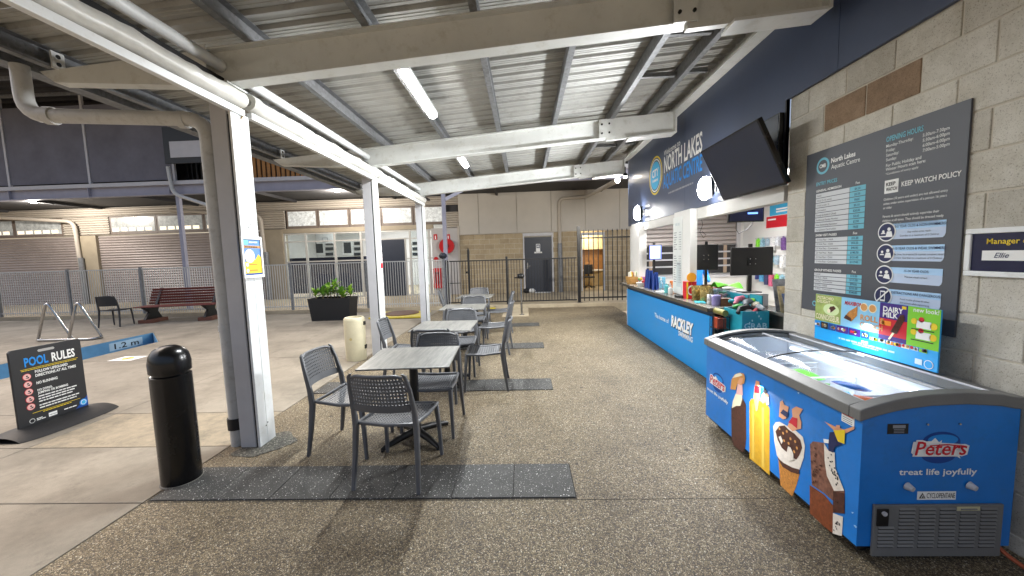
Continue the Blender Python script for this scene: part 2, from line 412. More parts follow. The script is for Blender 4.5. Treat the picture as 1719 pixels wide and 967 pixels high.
# wading pool channel sunk in the deck
pool = struct(BX('pool_basin', TILEB, None, POOLX0-.01, POOLX1+.01, -3, POOLY1+.01, -1.25, -1.18))
BX('basin_wall', TILEB, pool, POOLX0-.01, POOLX0, -3, POOLY1, -1.18, -.004)
BX('basin_wall', TILEB, pool, POOLX1, POOLX1+.01, -3, 7.6, -1.18, -.004)
MB().prism([(POOLX0, 8.68, -1.18), (POOLX1, 7.60, -1.18), (POOLX1, 7.61, -1.18), (POOLX0, 8.69, -1.18)], (0, 0, 1.176)).build('basin_wall', TILEB, pool)
def m_water():
    m, t, p, o = base('pool_water'); p.inputs['Base Color'].default_value = lin('#2f7fb0'); p.inputs['Roughness'].default_value = .05
    p.inputs['IOR'].default_value = 1.33; p.inputs['Transmission Weight'].default_value = .6
    bump(t, p, noise(t, wcoord(t), 6, 3), .15, .02); return m
wt = MB().prism([(POOLX0+.002, -2.99, -1.17), (POOLX1-.002, -2.99, -1.17), (POOLX1-.002, 7.59, -1.17), (POOLX0+.002, 8.67, -1.17)], (0, 0, .75)).build('pool_water', m_water()); struct(wt)
D = Decal((POOLX0, 7.2, 0), *XP, parent=pool)
u, v = D.uv(192, 583); u1, _ = D.uv(236, 575)
D.rect(u-.1, -.215, u1+.05, -.045, flat('depth_tile', '#b9cdd8'), 0, 'depth_tile')
D.fit('1.2 m', u, -.19, u1-u-.04, .115, I_K, 1, .012); D.build()
# pebble floor with dark paver strips
pave = struct(BX('pebble_paving', PEBBLE, None, -2.62, 2.62, -3, 11.3, -.16, 0))
STRIPS = [(2.37, 2.77), (4.37, 4.77), (6.37, 6.77), (8.38, 8.78)]
tm = None
for (y0, y1) in STRIPS:
    BX('grout_bed', mat('dark_joint', '#2d2a26', .9), pave, -2.612, .303, y0-.008, y1+.008, .0004, .0016)
    for k in range(7):
        x1 = .295-.4135*k; x0 = x1-.4095
        if x0 < -2.615: x0 = -2.615
        if tm is None:
            o = MB().box(0, .4095, 0, .4, 0, .034).build('paver', TERRAZZO, pave, bevel=.003, loc=(x0, y0, -.027)); tm = o
        else:
            o = tm.copy(); col.objects.link(o); o.location = (x0, y0, -.027+rnd.uniform(0, .0025))
            o.scale.x = (x1-x0)/.4095
BX('joint_strip', mat('dark_joint', '#2d2a26', .9), pave, -2.612, 2.6, 2.350, 2.354, .0005, .0012)
pt = MB()
for (cx, cy, rx, ry) in ((-2.33, 3.14, .22, .22),):
    pts = [(cx+rx*(1+.14*math.sin(3*a+1)+.08*math.sin(7*a))*math.cos(a), cy+ry*(1+.12*math.sin(2*a)+.08*math.cos(5*a))*math.sin(a), .001) for a in [2*math.pi*k/28 for k in range(28)]]
    pt.prism([q for q in pts if q[0] > -2.615] , (0, 0, .004))
pt.build('post_footing_patch', PEBBLE_DARK, pave)
# raised walkway behind the fences with its kerb
walk = struct(BX('walkway', KERB, None, -24, 4.2, 11.42, 15.4, -.16, .1))
kb = struct(BX('kerb', KERB, None, -24, -2.42, 11.305, 11.415, -.16, .11, .012))
kb2 = struct(BX('kerb', KERB, None, -.9, 4.2, 11.305, 11.415, -.16, .105, .012))
BX('kerb_ramp', YELLOWP, walk, -2.415, -.905, 11.305, 11.418, -.16, .03)
lp = BX('concrete_pad', KERB, pave, -.62, .08, 9.75, 11.28, .0005, .012, .003)

# ================================================================== CANOPY over the tables
def zb(x): return 3.035+.078*(x+2.4)
can = thing('canopy_roof', 'steel canopy of white rafters under corrugated metal sheets over the tables', 'canopy', (-2.4, 3.1, 0))
can_inv = Vector((2.4, -3.1, 0))
def CP(mb, name, m, parent=None, **k):
    mb.v = [tuple(Vector(p)+can_inv) for p in mb.v]
    return mb.build(name, m, can if parent is None else parent, **k)
RAFT = [.15, 3.15, 6.02, 8.93]
def slope_plate(mb, x0, x1, y0, y1, off0, off1):      # sloping box between zb+off0 and zb+off1
    return mb.add([(x0,y0,zb(x0)+off0),(x1,y0,zb(x1)+off0),(x1,y1,zb(x1)+off0),(x0,y1,zb(x0)+off0),
                   (x0,y0,zb(x0)+off1),(x1,y0,zb(x1)+off1),(x1,y1,zb(x1)+off1),(x0,y1,zb(x0)+off1)],
                  [(3,2,1,0),(4,5,6,7),(0,1,5,4),(1,2,6,5),(2,3,7,6),(3,0,4,7)])
for Y in RAFT:
    b = MB()
    slope_plate(b, -2.5, 1.30, Y-.006, Y+.006, .012, .268)
    slope_plate(b, -2.5, 1.30, Y-.065, Y+.065, 0, .012); slope_plate(b, -2.5, 1.30, Y-.065, Y+.065, .268, .28)
    ra = CP(b, 'rafter', CREAM)
    b = MB()                                            # cantilever tip with a raked end
    x0, x1 = -3.9, -2.5
    b.add([(x0+.12,Y-.05,zb(x0)+.19),(x1,Y-.05,zb(x1)+.002),(x1,Y+.05,zb(x1)+.002),(x0+.12,Y+.05,zb(x0)+.19),
           (x0,Y-.05,zb(x0)+.28),(x1,Y-.05,zb(x1)+.278),(x1,Y+.05,zb(x1)+.278),(x0,Y+.05,zb(x0)+.28)],
          [(3,2,1,0),(4,5,6,7),(0,1,5,4),(1,2,6,5),(2,3,7,6),(3,0,4,7)])
    CP(b, 'rafter_tip', CREAM)
    b = MB(); slope_plate(b, 1.30, 2.30, Y-.03, Y+.03, -.03, .28); CP(b, 'rafter_end', CREAM)
    b = MB(); slope_plate(b, 1.62, 2.31, Y-.10, Y+.10, -.055, -.032); CP(b, 'seat_plate', WHITE)
    b = MB(); slope_plate(b, 1.18, 1.36, Y-.078, Y-.067, .0, .27); sp = CP(b, 'splice_plate', CREAM)
    for dz in (.07, .2):
        for dx in (1.22, 1.33):
            b = MB().tube([(dx, Y-.092, zb(dx)+dz), (dx, Y-.077, zb(dx)+dz)], .014, 8); CP(b, 'bolt', BLACKP, sp)
    b = MB(); slope_plate(b, 2.30, 2.325, Y-.11, Y+.11, -.05, .29); CP(b, 'end_plate', CREAM)
    b = MB().box(-2.53, -2.47, Y-.095, Y-.083, zb(-2.5)+.01, zb(-2.5)+.29); CP(b, 'cleat', CREAM)
    for dz in (.1, .2):
        b = MB().tube([(-2.5, Y-.108, zb(-2.5)+dz), (-2.5, Y-.095, zb(-2.5)+dz)], .014, 8); CP(b, 'bolt', BLACKP)
PURL = [-3.78, -2.95, -2.13, -1.19, -.34, .51, 1.39, 1.94]
for X in PURL:
    z = zb(X)+.282; b = MB()
    b.box(X-.03, X-.027, -.4, 9.9, z, z+.15).box(X-.027, X+.03, -.4, 9.9, z, z+.003).box(X-.027, X+.03, -.4, 9.9, z+.147, z+.15).box(X+.027, X+.03, -.4, 9.9, z+.003, z+.02)
    CP(b, 'purlin', GALV)
    if X < -2.4:
        for Y in RAFT[1:]:
            b = MB().box(X+.034, X+.046, Y-.09, Y-.0, z-.005, z+.13); cl = CP(b, 'purlin_cleat', WHITE)
            for dz in (.035, .095): CP(MB().tube([(X+.046, Y-.045, z+dz), (X+.05, Y-.045, z+dz)], .017, 8), 'bolt_hole', BLACKP, cl)
for (Y, ) in ((4.0,), (4.9,), (7.0,), (7.9,)):
    b = MB().box(1.425, 1.905, Y-.025, Y+.025, zb(1.65)+.36, zb(1.65)+.41); CP(b, 'bridging_bar', GALV)
    b = MB().box(1.975, 2.28, Y-.025, Y+.025, zb(2.1)+.36, zb(2.1)+.41); CP(b, 'bridging_bar', GALV)
def rib(t):           # trapezoid rib profile, period 0.19
    t = (t % .19)/.19
    if t < .62: return .004*(1 if .18 < t < .24 or .38 < t < .44 else 0)
    if t < .70: return .03*(t-.62)/.08
    if t < .90: return .03
    return .03*(1-(t-.90)/.10)
KN = [0, .18, .2, .22, .24, .38, .4, .42, .44, .62, .70, .90, .999]
y = -.4; SW = .76; shm = None
while y < 9.7:
    ys = [.19*r+.19*k for r in range(4) for k in KN]; xs = [-3.98, 2.62]
    b = MB()
    for q in ys:
        for x in xs: b.v.append((x, y+q, zb(x)+.434+rib(q)))
    for i in range(len(ys)-1): b.f.append((2*i, 2*i+1, 2*i+3, 2*i+2))
    CP(b, 'roof_sheet', SHEET, fix=False); y += SW
b = MB().box(-4.10, -3.98, -.4, 9.9, zb(-4)+.30, zb(-4)+.312).box(-4.112, -4.10, -.4, 9.9, zb(-4)+.30, zb(-4)+.45).box(-3.98, -3.968, -.4, 9.9, zb(-4)+.30, zb(-4)+.42)
CP(b, 'gutter', GALV)
CP(MB().box(-2.46, -2.40, -.4, 9.9, 3.05, 3.10), 'roller_pelmet', BLACKP)
# posts: hollow steel section, twin white blind tracks on the kiosk side
for i, Y in enumerate(RAFT[1:]):
    y0 = Y-.07
    po = CP(MB().box(-2.50, -2.365, y0, y0+.14, .002, zb(-2.45)-.004), 'post', LAV, bevel=.006)
    CP(MB().box(-2.365, -2.345, y0+.012, y0+.13, .002, 2.80), 'track_gap', BLACKP, po)
    for k in range(2):
        t0 = y0-.002+.103*k
        tr = CP(MB().box(-2.345, -2.325, t0, t0+.10, .003, 2.835), 'blind_track', WHITE, po, bevel=.003)
        for z in (.16, 1.9, 2.7):
            CP(MB().tube([(-2.326, t0+(.09 if k == 0 else .01), z+.02*k), (-2.322, t0+(.09 if k == 0 else .01), z+.02*k)], .006, 6), 'screw', BLACKP, po)
    CP(MB().box(-2.56, -2.30, Y-.11, Y+.11, zb(-2.4)-.012, zb(-2.4)-.001), 'cap_plate', CREAM, po)

def blind(lbl, y0, y1, r, zt0, zt1, zr0, zr1):
    t = thing('rolled_blind', lbl, 'blind', (-2.33, y0, zt0), 0, 'rolled clear blinds along the posts')
    pts = []; rs = []; n = int((y1-y0)/.07)
    for k in range(n+1):
        a = k/n; pts.append((.0+rnd.uniform(-.003, .003), (y1-y0)*a, (zt1-zt0)*a+rnd.uniform(-.004, .004)-.012*math.sin(math.pi*((a*4) % 1))))
        rs.append(r*(1+rnd.uniform(-.05, .05)))
    MB().tube(pts, rs, 14).build('rolled_sheet', PVC, t, smooth=True)
    MB().tube([(0, -.05, 0), (0, y1-y0+.04, zt1-zt0)], .03, 10).build('roller_core', STEEL, t, smooth=True)
    MB().bar((0, 0, zr0-zt0), (0, y1-y0, zr1-zt0), .05, .055).build('bottom_rail', WHITE, t, bevel=.005)
    MB().tube([(.0, y1-y0-.02, zt1-zt0-r), (.012, y1-y0-.02, zt1-zt0-r-.07), (.0, y1-y0-.03, zt1-zt0-r-.10)], .007, 6).build('pull_cord', mat('cord_tan', '#a38c66', .8), t)
    return t
blind('white rolled-up blind between the bollard-side post and the gutter downpipe, deep bag of sheet', -.35, 3.22, .068, 2.955, 2.955, 2.845, 2.845)
blind('white rolled-up blind spanning the first and second posts, crumpled surface', 3.30, 6.12, .07, 2.965, 2.965, 2.855, 2.855)
blind('white rolled-up blind spanning the second and third posts, cord at its end', 6.16, 9.0, .07, 2.965, 2.94, 2.855, 2.84)
cp = MB()
tag(MB().tube([(-2.41, -.35, 3.19), (-2.41, 3.135, 3.19)], .045, 12).build('conduit_pipe', WHITE, smooth=True), 'white round pipe beside the blind, from the roof to the first rafter', 'pipe', 'pipes along the blinds')
tag(MB().tube([(-2.41, 3.165, 3.19), (-2.41, 6.005, 3.19)], .045, 12).build('conduit_pipe', WHITE, smooth=True), 'white round pipe beside the blind, between first and second rafters', 'pipe', 'pipes along the blinds')
tag(MB().tube([(-2.41, 6.035, 3.19), (-2.41, 8.915, 3.19)], .045, 12).build('conduit_pipe', WHITE, smooth=True), 'white round pipe beside the blind, between second and third rafters', 'pipe', 'pipes along the blinds')

# downpipe from the gutter to the first post
def bend(a, b, c, r, n=6):
    a, b, c = Vector(a), Vector(b), Vector(c); d1 = (a-b).normalized(); d2 = (c-b).normalized(); out = []
    for k in range(n+1):
        t = k/n; p = b+d1*r*(1-t)**2+d2*r*t*t; out.append(p)
    return out
dp = thing('downpipe', 'grey round downpipe running from the gutter to the first white post', 'downpipe', (-2.575, 3.15, 0))
o_ = Vector((-2.575, 3.15, 0))
P0, P1, P2, P3 = Vector((-3.93, 3.0, 3.20)), Vector((-3.93, 3.0, 2.82)), Vector((-2.575, 3.13, 2.78)), Vector((-2.575, 3.15, .0))
pts = [P0]+bend(P0, P1, P2, .16)+bend(P1, P2, P3, .16)+[P3]
MB().tube([p-o_ for p in pts], .056, 16).build('pipe', PIPE, dp, smooth=True)
for z, r, h, m in ((2.5, .067, .05, PIPE), (1.02, .067, .05, PIPE), (.15, .068, .10, RUBBER), (2.1, .066, .04, PIPE)):
    MB().tube([(0, 0, z), (0, 0, z+h)], r, 16).build('collar', m, dp, smooth=True)
for p in (P1+(P2-P1).normalized()*.18, P2+Vector((-.18, -.01, .0))):
    q = p-o_; d = (P2-P1).normalized()*.03; MB().tube([q-d, q+d], .067, 16).build('collar', PIPE, dp, smooth=True)

# ceiling battens
LEDM = emit('led_diffuser', (1, .97, .92), 26)
def batten(lbl, y0, y1):
    X = -1.10; z = zb(X)+.20
    t = thing('ceiling_light', lbl, 'light', (X, y0, z), 0, 'LED battens under the canopy')
    MB().box(-.06, .06, 0, y1-y0, .045, .083).build('housing', WHITE, t, bevel=.006)
    b = MB(); n = 8
    for yy in (0.015, y1-y0-.015):
        for k in range(n+1): a = math.pi*k/n; b.v.append((-.055*math.cos(a), yy, .043-.042*math.sin(a)))
    for k in range(n): b.f.append((k, k+1, n+2+k, n+1+k))
    b.f.append(tuple(range(n, -1, -1))); b.f.append(tuple(range(n+1, 2*n+2)))
    b.build('diffuser', LEDM, t)
    l = bpy.data.lights.new('batten_lamp', 'AREA'); l.shape = 'RECTANGLE'; l.size = .11; l.size_y = y1-y0; l.energy = 66; l.color = (.94, .98, 1)
    lo = bpy.data.objects.new('batten_lamp', l); col.objects.link(lo); lo.parent = t; lo.location = (0, (y1-y0)/2, -.012)
    for s in (.12, y1-y0-.12): MB().box(-.02, .02, s-.02, s+.02, .083, .13).build('bracket', GALV, t)
batten('lit LED batten hanging between the first and second rafters', 3.72, 4.92)
batten('lit LED batten hanging between the second and third rafters', 6.45, 7.65)

# ================================================================== RIGHT SIDE: block wall
WX = 2.47
bw = thing('block_wall', 'grey concrete block wall behind the ice cream freezer with two brown blocks', 'wall', (WX, 2.0, 0))
pbox(bw, 'mortar_core', MORTAR, WX+.006, WX+.185, .62, 3.68, 0, 3.5)
zs = [0.0]+[2.74-.22*k for k in range(12, -1, -1)]+[2.938]
bmesh_cache = {}
def block_obj(parent, name, m, y0, y1, z0, z1, x0, x1):
    L, Hh, T = round(y1-y0, 3), round(z1-z0, 3), round(x1-x0, 3); key = (L, Hh, T, m.name)
    if key not in bmesh_cache:
        q = MB().box(0, T, 0, L, 0, Hh).mesh('block'); q.materials.append(m); bmesh_cache[key] = q
    return link(name, bmesh_cache[key], parent, bevel=.005, loc=Vector((x0, y0, z0))-woff(parent))
for k in range(len(zs)-1):
    odd = (len(zs)-2-k) % 2        # top course is type A
    start = 3.07 if odd == 0 else 3.279
    js = [start+.381*i for i in range(-8, 3)]; js = [.62]+[j for j in js if .66 < j < 3.64]+[3.683]
    for a, b in zip(js[:-1], js[1:]):
        brown = (k == len(zs)-3 and 2.48 < (a+b)/2 < 3.27)
        block_obj(bw, 'block', BLOCK_BROWN if brown else BLOCK, a+.005, b-.005, zs[k]+.005, zs[k+1]-.005, WX+rnd.uniform(-.001, .001), WX+.19)

# ================================================================== kiosk shell
ki = thing('kiosk', 'swim centre kiosk front with navy fascia, grey pillar and lit shop inside', 'kiosk', (2.44, 6, 0))
KX = 2.44
for (a, b) in ((.62, 3.12), (3.124, 5.9), (5.904, 9.0)):
    z0 = 2.18 if a > 3.13 else 2.942
    if a == 3.124:
        part(ki, MB().prism([(KX, 3.124, 2.942), (KX, 3.684, 2.942), (KX, 3.684, 2.18), (KX, 5.9, 2.18), (KX, 5.9, 3.74), (KX, 3.124, 3.74)], (.03, 0, 0)), 'fascia_panel', NAVY)
    else: pbox(ki, 'fascia_panel', NAVY, KX, KX+.03, a, b, z0, 3.74)
pbox(ki, 'fascia_edge', BLACKP, KX-.004, KX+.03, 3.684, 3.700, 2.18, 2.938)
pbox(ki, 'roof_trim', CREAM, 2.30, 2.44, .2, 9.0, 3.665, 3.70); pbox(ki, 'roof_trim', CREAM, 2.42, 2.438, .2, 9.0, 3.70, 3.88)
pbox(ki, 'header_beam', mat('pale_grey_header', '#bdbcb8', .55, 0, .05, 3), KX+.01, KX+.14, 3.70, 8.6, 2.03, 2.178)
pbox(ki, 'fascia_soffit', WALLW, KX+.032, 5.06, 3.70, 9.0, 2.66, 2.70)
pbox(ki, 'end_post', WALLW, 2.35, 2.50, 7.86, 8.42, 0, 2.178)
pbox(ki, 'pillar', WALLW, 2.36, 2.46, 5.50, 6.08, .925, 2.178, .004)
pbox(ki, 'floor', KERB, 2.64, 5.06, 3.70, 9.0, -.1, .02)
pbox(ki, 'side_wall', WALLW, 5.06, 5.16, 3.0, 9.3, 0, 2.7)
pbox(ki, 'back_wall', WALLW, 2.50, 5.06, 8.97, 9.07, 0, 2.66)
pbox(ki, 'near_wall', WALLW, 2.66, 5.06, 3.55, 3.66, 0, 2.66)
b = MB()                                    # shutter at the back of the kiosk
for k in range(9):
    z = 1.70+.095*k
    b.add([(2.62, 8.96, z), (4.88, 8.96, z), (4.88, 8.925, z+.015), (2.62, 8.925, z+.015), (4.88, 8.94, z+.08), (2.62, 8.94, z+.08), (4.88, 8.965, z+.095), (2.62, 8.965, z+.095)], [(0,1,2,3), (3,2,4,5), (5,4,6,7)])
sh = part(ki, b, 'roller_shutter', SHUTW)
pbox(ki, 'shutter_guide', LAV, 4.88, 4.96, 8.91, 8.97, .9, 2.6); pbox(ki, 'shutter_box', WALLW, 2.55, 4.96, 8.8, 8.97, 2.56, 2.66)
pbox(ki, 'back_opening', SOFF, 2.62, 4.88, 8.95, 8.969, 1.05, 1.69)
for z in (1.2, 1.36, 1.52): pbox(ki, 'rail', LAV, 2.62, 4.88, 8.92, 8.95, z, z+.035)
for x in (2.9, 3.5, 4.1, 4.6): pbox(ki, 'baluster', mat('warm_post', '#a08c78', .6), x, x+.07, 8.925, 8.95, 1.05, 1.69)
pbox(ki, 'back_bench', LAV, 2.62, 4.88, 8.45, 8.91, .98, 1.03); pbox(ki, 'back_bench_front', WALLW, 2.64, 4.86, 8.47, 8.85, .02, .98)
lt = thing('shop_light', 'flat lit panel on the ceiling inside the kiosk', 'light', (3.5, 6.4, 2.655))
MB().box(-.3, .3, -1.2, 1.2, -.03, 0).build('frame', WHITE, lt); MB().box(-.28, .28, -1.18, 1.18, -.034, -.0305).build('diffuser', emit('shop_led', (1, .96, .92), 5), lt)
l = bpy.data.lights.new('shop_lamp', 'AREA'); l.shape = 'RECTANGLE'; l.size = .5; l.size_y = 2.3; l.energy = 42; l.color = (1, .96, .93)
lo = bpy.data.objects.new('shop_lamp', l); col.objects.link(lo); lo.parent = lt; lo.location = (0, 0, -.05)

# fascia lettering and emblem
D = Decal((KX, 6, 2.5), *XN, parent=ki)
def line(D, txt, pa, pb, cap, m, layer=1, bold=0, shear=0):
    u0, v0 = D.uv(*pa); u1, v1 = D.uv(*pb); D.fit(txt, u0, (v0+v1)/2 if abs(v0-v1) < .08 else v0, u1-u0, cap, m, layer, bold, shear)
def capof(D, a, b): return D.uv(*a)[1]-D.uv(*b)[1]
line(D, 'Welcome to', (1115, 259), (1142, 247), capof(D, (1115, 250), (1115, 259)), I_W, 1, .004)
line(D, 'NORTH LAKES', (1115, 290), (1179, 253), capof(D, (1115, 264), (1115, 290)), I_W, 1, .022)
line(D, 'AQUATIC CENTRE', (1113.5, 316), (1179, 286), capof(D, (1115, 294), (1115, 316)), I_BL, 1, .018)
u, v = D.uv(1122, 326); u1, _ = D.uv(1164, 310); D.words(u, v, u1-u, .026, I_GY, 1)
cu, cv = D.uv(1100.5, 295); rr = capof(D, (1100.5, 263), (1100.5, 327))/2
for k, (f, m) in enumerate(((1.0, I_Y), (.92, NAVY), (.85, I_W), (.79, NAVY), (.72, I_CY))): D.disc(cu, cv, rr*f, m, k, n=40)
D.text('CITY', cu, cv-.02, rr*.55, I_W, 6, .03, 0, .8, 'CENTER'); D.text('SWIMMING', cu, cv-rr*.32, rr*.19, I_W, 6, .02, 0, .9, 'CENTER')
D.build()

# televisions on the fascia
def tv(lbl, yc, wid, xt, xb, zt, zb_):
    t = thing('television', lbl, 'television', (xb, yc, zb_))
    n = Vector((zb_-zt, 0, xt-xb)); dirv = Vector((xt-xb, 0, zt-zb_)); nn = Vector((-(zt-zb_), 0, xt-xb)).normalized()*.045
    h = wid/2
    body = [(0, -h, 0), (0, h, 0), tuple(dirv+Vector((0, h, 0))), tuple(dirv+Vector((0, -h, 0)))]
    MB().prism(body, -nn).build('case', BLACKG, t, bevel=.004)
    i = .018; dn = dirv.normalized(); p = nn.normalized()*.0015
    q = [Vector((0, -h+i, 0))+dn*i, Vector((0, h-i, 0))+dn*i, dirv+Vector((0, h-i, 0))-dn*i, dirv+Vector((0, -h+i, 0))-dn*i]
    MB().add([v+p for v in q], [(0, 1, 2, 3)]).build('screen', flat('dark_screen', '#232c40', .2, .8), t)
    MB().bar(tuple(dirv*.5-nn), (KX-xb-.002, 0, (zt-zb_)*.5), .12, .12).build('bracket', BLACKP, t)
    return t
tv('black wall television tilted down from the navy fascia beside its lettering', 4.02, 1.07, 2.06, 2.33, 2.72, 2.155)
tv2 = thing('television', 'black flat television on the navy fascia against the block wall edge', 'television', (KX, 3.98, 2.2))
part(tv2, MB().box(KX-.05, KX-.002, 3.706, 4.5, 2.225, 2.84), 'case', BLACKG, bevel=.004)
part(tv2, MB().box(KX-.0525, KX-.0505, 3.72, 4.486, 2.24, 2.825), 'screen', flat('dark_screen', '#232c40', .2, .8))
pbox(tv2, 'sound_bar', WHITE, KX-.06, KX-.002, 3.71, 4.1, 2.186, 2.212)

# floodlights
def flood(lbl, y, z, en):
    t = thing('floodlight', lbl, 'floodlight', (KX, y, z), 0, 'floodlights on the kiosk fascia')
    MB().box(-.015, -.001, -.05, .05, -.06, .06).build('base_plate', BLACKP, t)
    MB().bar((-.015, 0, 0), (-.06, 0, .0), .03, .03).build('arm', BLACKP, t)
    hd = MB().add([(-.06,-.12,-.10),(-.06,.12,-.10),(-.06,.12,.10),(-.06,-.12,.10),(-.11,-.16,-.15),(-.11,.16,-.15),(-.13,.16,.12),(-.13,-.16,.12)],
                  [(3,2,1,0),(0,1,5,4),(1,2,6,5),(2,3,7,6),(3,0,4,7),(4,5,6,7)]).build('head', BLACKP, t, bevel=.005)
    MB().blob((-.125, 0, -.01), .07, .145, .145, 20, 12).build('lens', emit('flood_lens_glow', (1, .98, .95), 60), t, smooth=True)  # lens swollen into a dome, the lamp's round glare put into its shape
    l = bpy.data.lights.new('flood_lamp', 'SPOT'); l.energy = en; l.color = (.95, .98, 1); l.spot_size = R(170); l.spot_blend = .5; l.shadow_soft_size = .14
    lo = bpy.data.objects.new('flood_lamp', l); col.objects.link(lo); lo.parent = t; lo.location = (-.22, 0, -.01)
    lo.rotation_euler = Vector((-1, -.15, -.35)).to_track_quat('-Z', 'Y').to_euler()
flood('glaring floodlight on the navy fascia beside the television', 4.98, 2.38, 230)
flood('glaring floodlight at the fence end of the navy fascia', 7.85, 2.38, 230)
spt = thing('spotlight', 'small bare spotlight on the end of the third rafter', 'spotlight', (2.30, 8.72, 3.30))
MB().tube([(0, 0, .18), (0, 0, .03)], .012, 8).build('stem', BLACKP, spt)
MB().lathe([(.02, .05), (.045, .03), (.05, -.03)], 14).build('shade', BLACKP, spt, smooth=True)
MB().blob((0, 0, -.035), .04, .04, .03).build('bulb', emit('spot_bulb', (1, .9, .75), 40), spt, smooth=True)
l = bpy.data.lights.new('spot_lamp', 'SPOT'); l.spot_size = R(120); l.spot_blend = .4; l.energy = 260; l.color = (1, .95, .86); l.shadow_soft_size = .05; lo = bpy.data.objects.new('spot_lamp', l); col.objects.link(lo); lo.parent = spt; lo.location = (-.04, .04, -.10); lo.rotation_euler = Vector((-.45, 1, -.32)).to_track_quat('-Z', 'Y').to_euler()

# price list hanging on the pillar
pl = tag(MB().box(-.006, 0, -.165, .165, -.55, .6).build('price_list', flat('paper_white', '#d4d8d6'), loc=(2.358, 5.93, 1.5)), 'tall white price list sheet on the kiosk pillar', 'price list')
D = Decal((2.352, 5.93, 1.5), *XN, parent=pl, step=.0008)
D.words(-.08, .47, .16, .04, flat('paper_grey', '#bcc6c8'), 1)
for k in range(22):
    v = .36-.036*k
    if k in (8, 9): continue
    D.rect(-.13, v, -.13+rnd.uniform(.06, .14), v+.013, I_GY, 1, 'printed_line'); D.rect(.06, v, .09, v+.013, I_GY, 1, 'printed_line'); D.rect(.105, v, .14, v+.013, I_GY, 1, 'printed_line')
D.rect(-.02, -.46, .13, -.08, flat('paper_grey', '#bcc6c8'), 1); D.rect(.0, -.12, .11, -.10, I_GY, 2); D.build()

# ================================================================== counter
co = thing('service_counter', 'long kiosk counter with bright blue front and dark laminate top', 'counter', (2.2, 6, 0))
pbox(co, 'front_panel', BLUE, 2.20, 2.24, 4.52, 8.22, .02, .80); pbox(co, 'end_panel', BLACKP, 2.21, 2.86, 4.46, 4.515, .02, .87)
pbox(co, 'shadow_gap', mat('dark_blue_gap', '#123f66', .5), 2.215, 2.26, 4.52, 8.2, .80, .876)
pbox(co, 'carcass', WALLW, 2.26, 2.84, 4.52, 8.2, .02, .87); pbox(co, 'end_panel', WALLW, 2.2, 2.84, 8.224, 8.25, .02, .87)
for (a, b) in ((4.44, 6.14), (6.144, 8.52)):
    o = pbox(co, 'counter_top', CTOP, 2.125, 2.9, a, b, .877, .918, .003)
    pbox(co, 'edge_strip', CEDGE, 2.112, 2.124, a, b, .872, .919)
pbox(co, 'raised_shelf', LAV, 2.62, 2.84, 4.5, 5.7, .919, 1.06)
pbox(co, 'shelf_front', mat('teal_panel', '#2a98ad', .4), 2.605, 2.618, 4.5, 5.7, .925, 1.05)
pbox(co, 'return_top', CTOP, 2.66, 3.0, 3.70, 4.43, .877, .915, .003); pbox(co, 'return_front', CEDGE, 2.68, 2.98, 3.72, 4.43, .02, .876)
D = Decal((2.2, 6, 0), *XN, parent=co)
line(D, 'The home of', (1099, 532), (1123, 543), .075, I_W, 1, .006)
u0, v0 = D.uv(1127, 546); u1, v1 = D.uv(1164, 561); _, vt = D.uv(1127, 529)
D.fit('RACKLEY', u0+.012, v0-.012, u1-u0, vt-v0, I_K, 1, .06, .12); D.fit('RACKLEY', u0, v0, u1-u0, vt-v0, I_W, 2, .05, .12)
line(D, 'SWIMMING', (1139, 564), (1163, 574), .07, I_W, 1, .02, .1); D.build()

# ================================================================== price board on the block wall
bd = thing('price_board', 'large charcoal entry price and opening hours board on the block wall', 'sign', (WX, 2.8, 1.05))
y0, y1, z0, z1 = 2.225, 3.43, 1.053, 2.377
pbox(bd, 'panel', CHAR, WX-.014, WX-.003, y0, y1, z0, z1)
D = Decal((WX-.014, 2.8, 1.05), *XN, parent=bd)
def Z(a, b): return (1330+a/4.835, 150+b/4.835)     # pixel read-offs from enlarged crops
def Zr(a, b): return (1480+a/4.833, 150+b/4.833)
cu, cv = D.uv(*Z(250, 622)); D.disc(cu, cv, .066, I_TEAL, 0, n=36); D.disc(cu, cv, .048, CHAR, 1, n=36); D.text('CMB', cu, cv-.013, .04, I_W, 2, .03, 0, .8, 'CENTER')
line(D, 'North Lakes', Z(318, 592), Z(515, 545), .036, I_W, 1, .03)
line(D, 'Aquatic Centre', Z(318, 645), Z(552, 588), .034, I_W, 1, .005)
line(D, 'ENTRY PRICES', Z(198, 783), Z(366, 752), .028, I_TEAL, 1, .02)
def prices(head, hp, rows, tl, br, split, n):
    ul, vt = D.uv(*tl); ur, vb = D.uv(*br); h = (vt-vb)/n; us = ul+(ur-ul)*split
    u, v = D.uv(*hp); D.text(head, ul, vt+.012, .026, I_W, 1, .02); D.text('Fee', (us+ur)/2, vt+.012, .026, I_W, 1, .01, 0, 1, 'CENTER')
    for k, (a, c) in enumerate(rows):
        t = vt-h*k; D.rect(ul, t-h+.003, us-.0015, t-.002, flat('row_white', '#c9ccd0'), 0, 'price_row'); D.rect(us+.0015, t-h+.003, ur, t-.002, I_TEAL, 0, 'price_cell')
        D.text(a, ul+.012, t-h+.012, .021, I_K, 1, .0); D.text(c, (us+ur)/2, t-h+.012, .022, I_NV, 1, .005, 0, 1, 'CENTER')
def zz(a, b, ox=1330, oy=140, s=2.303): return (ox+a/s, oy+b/s)
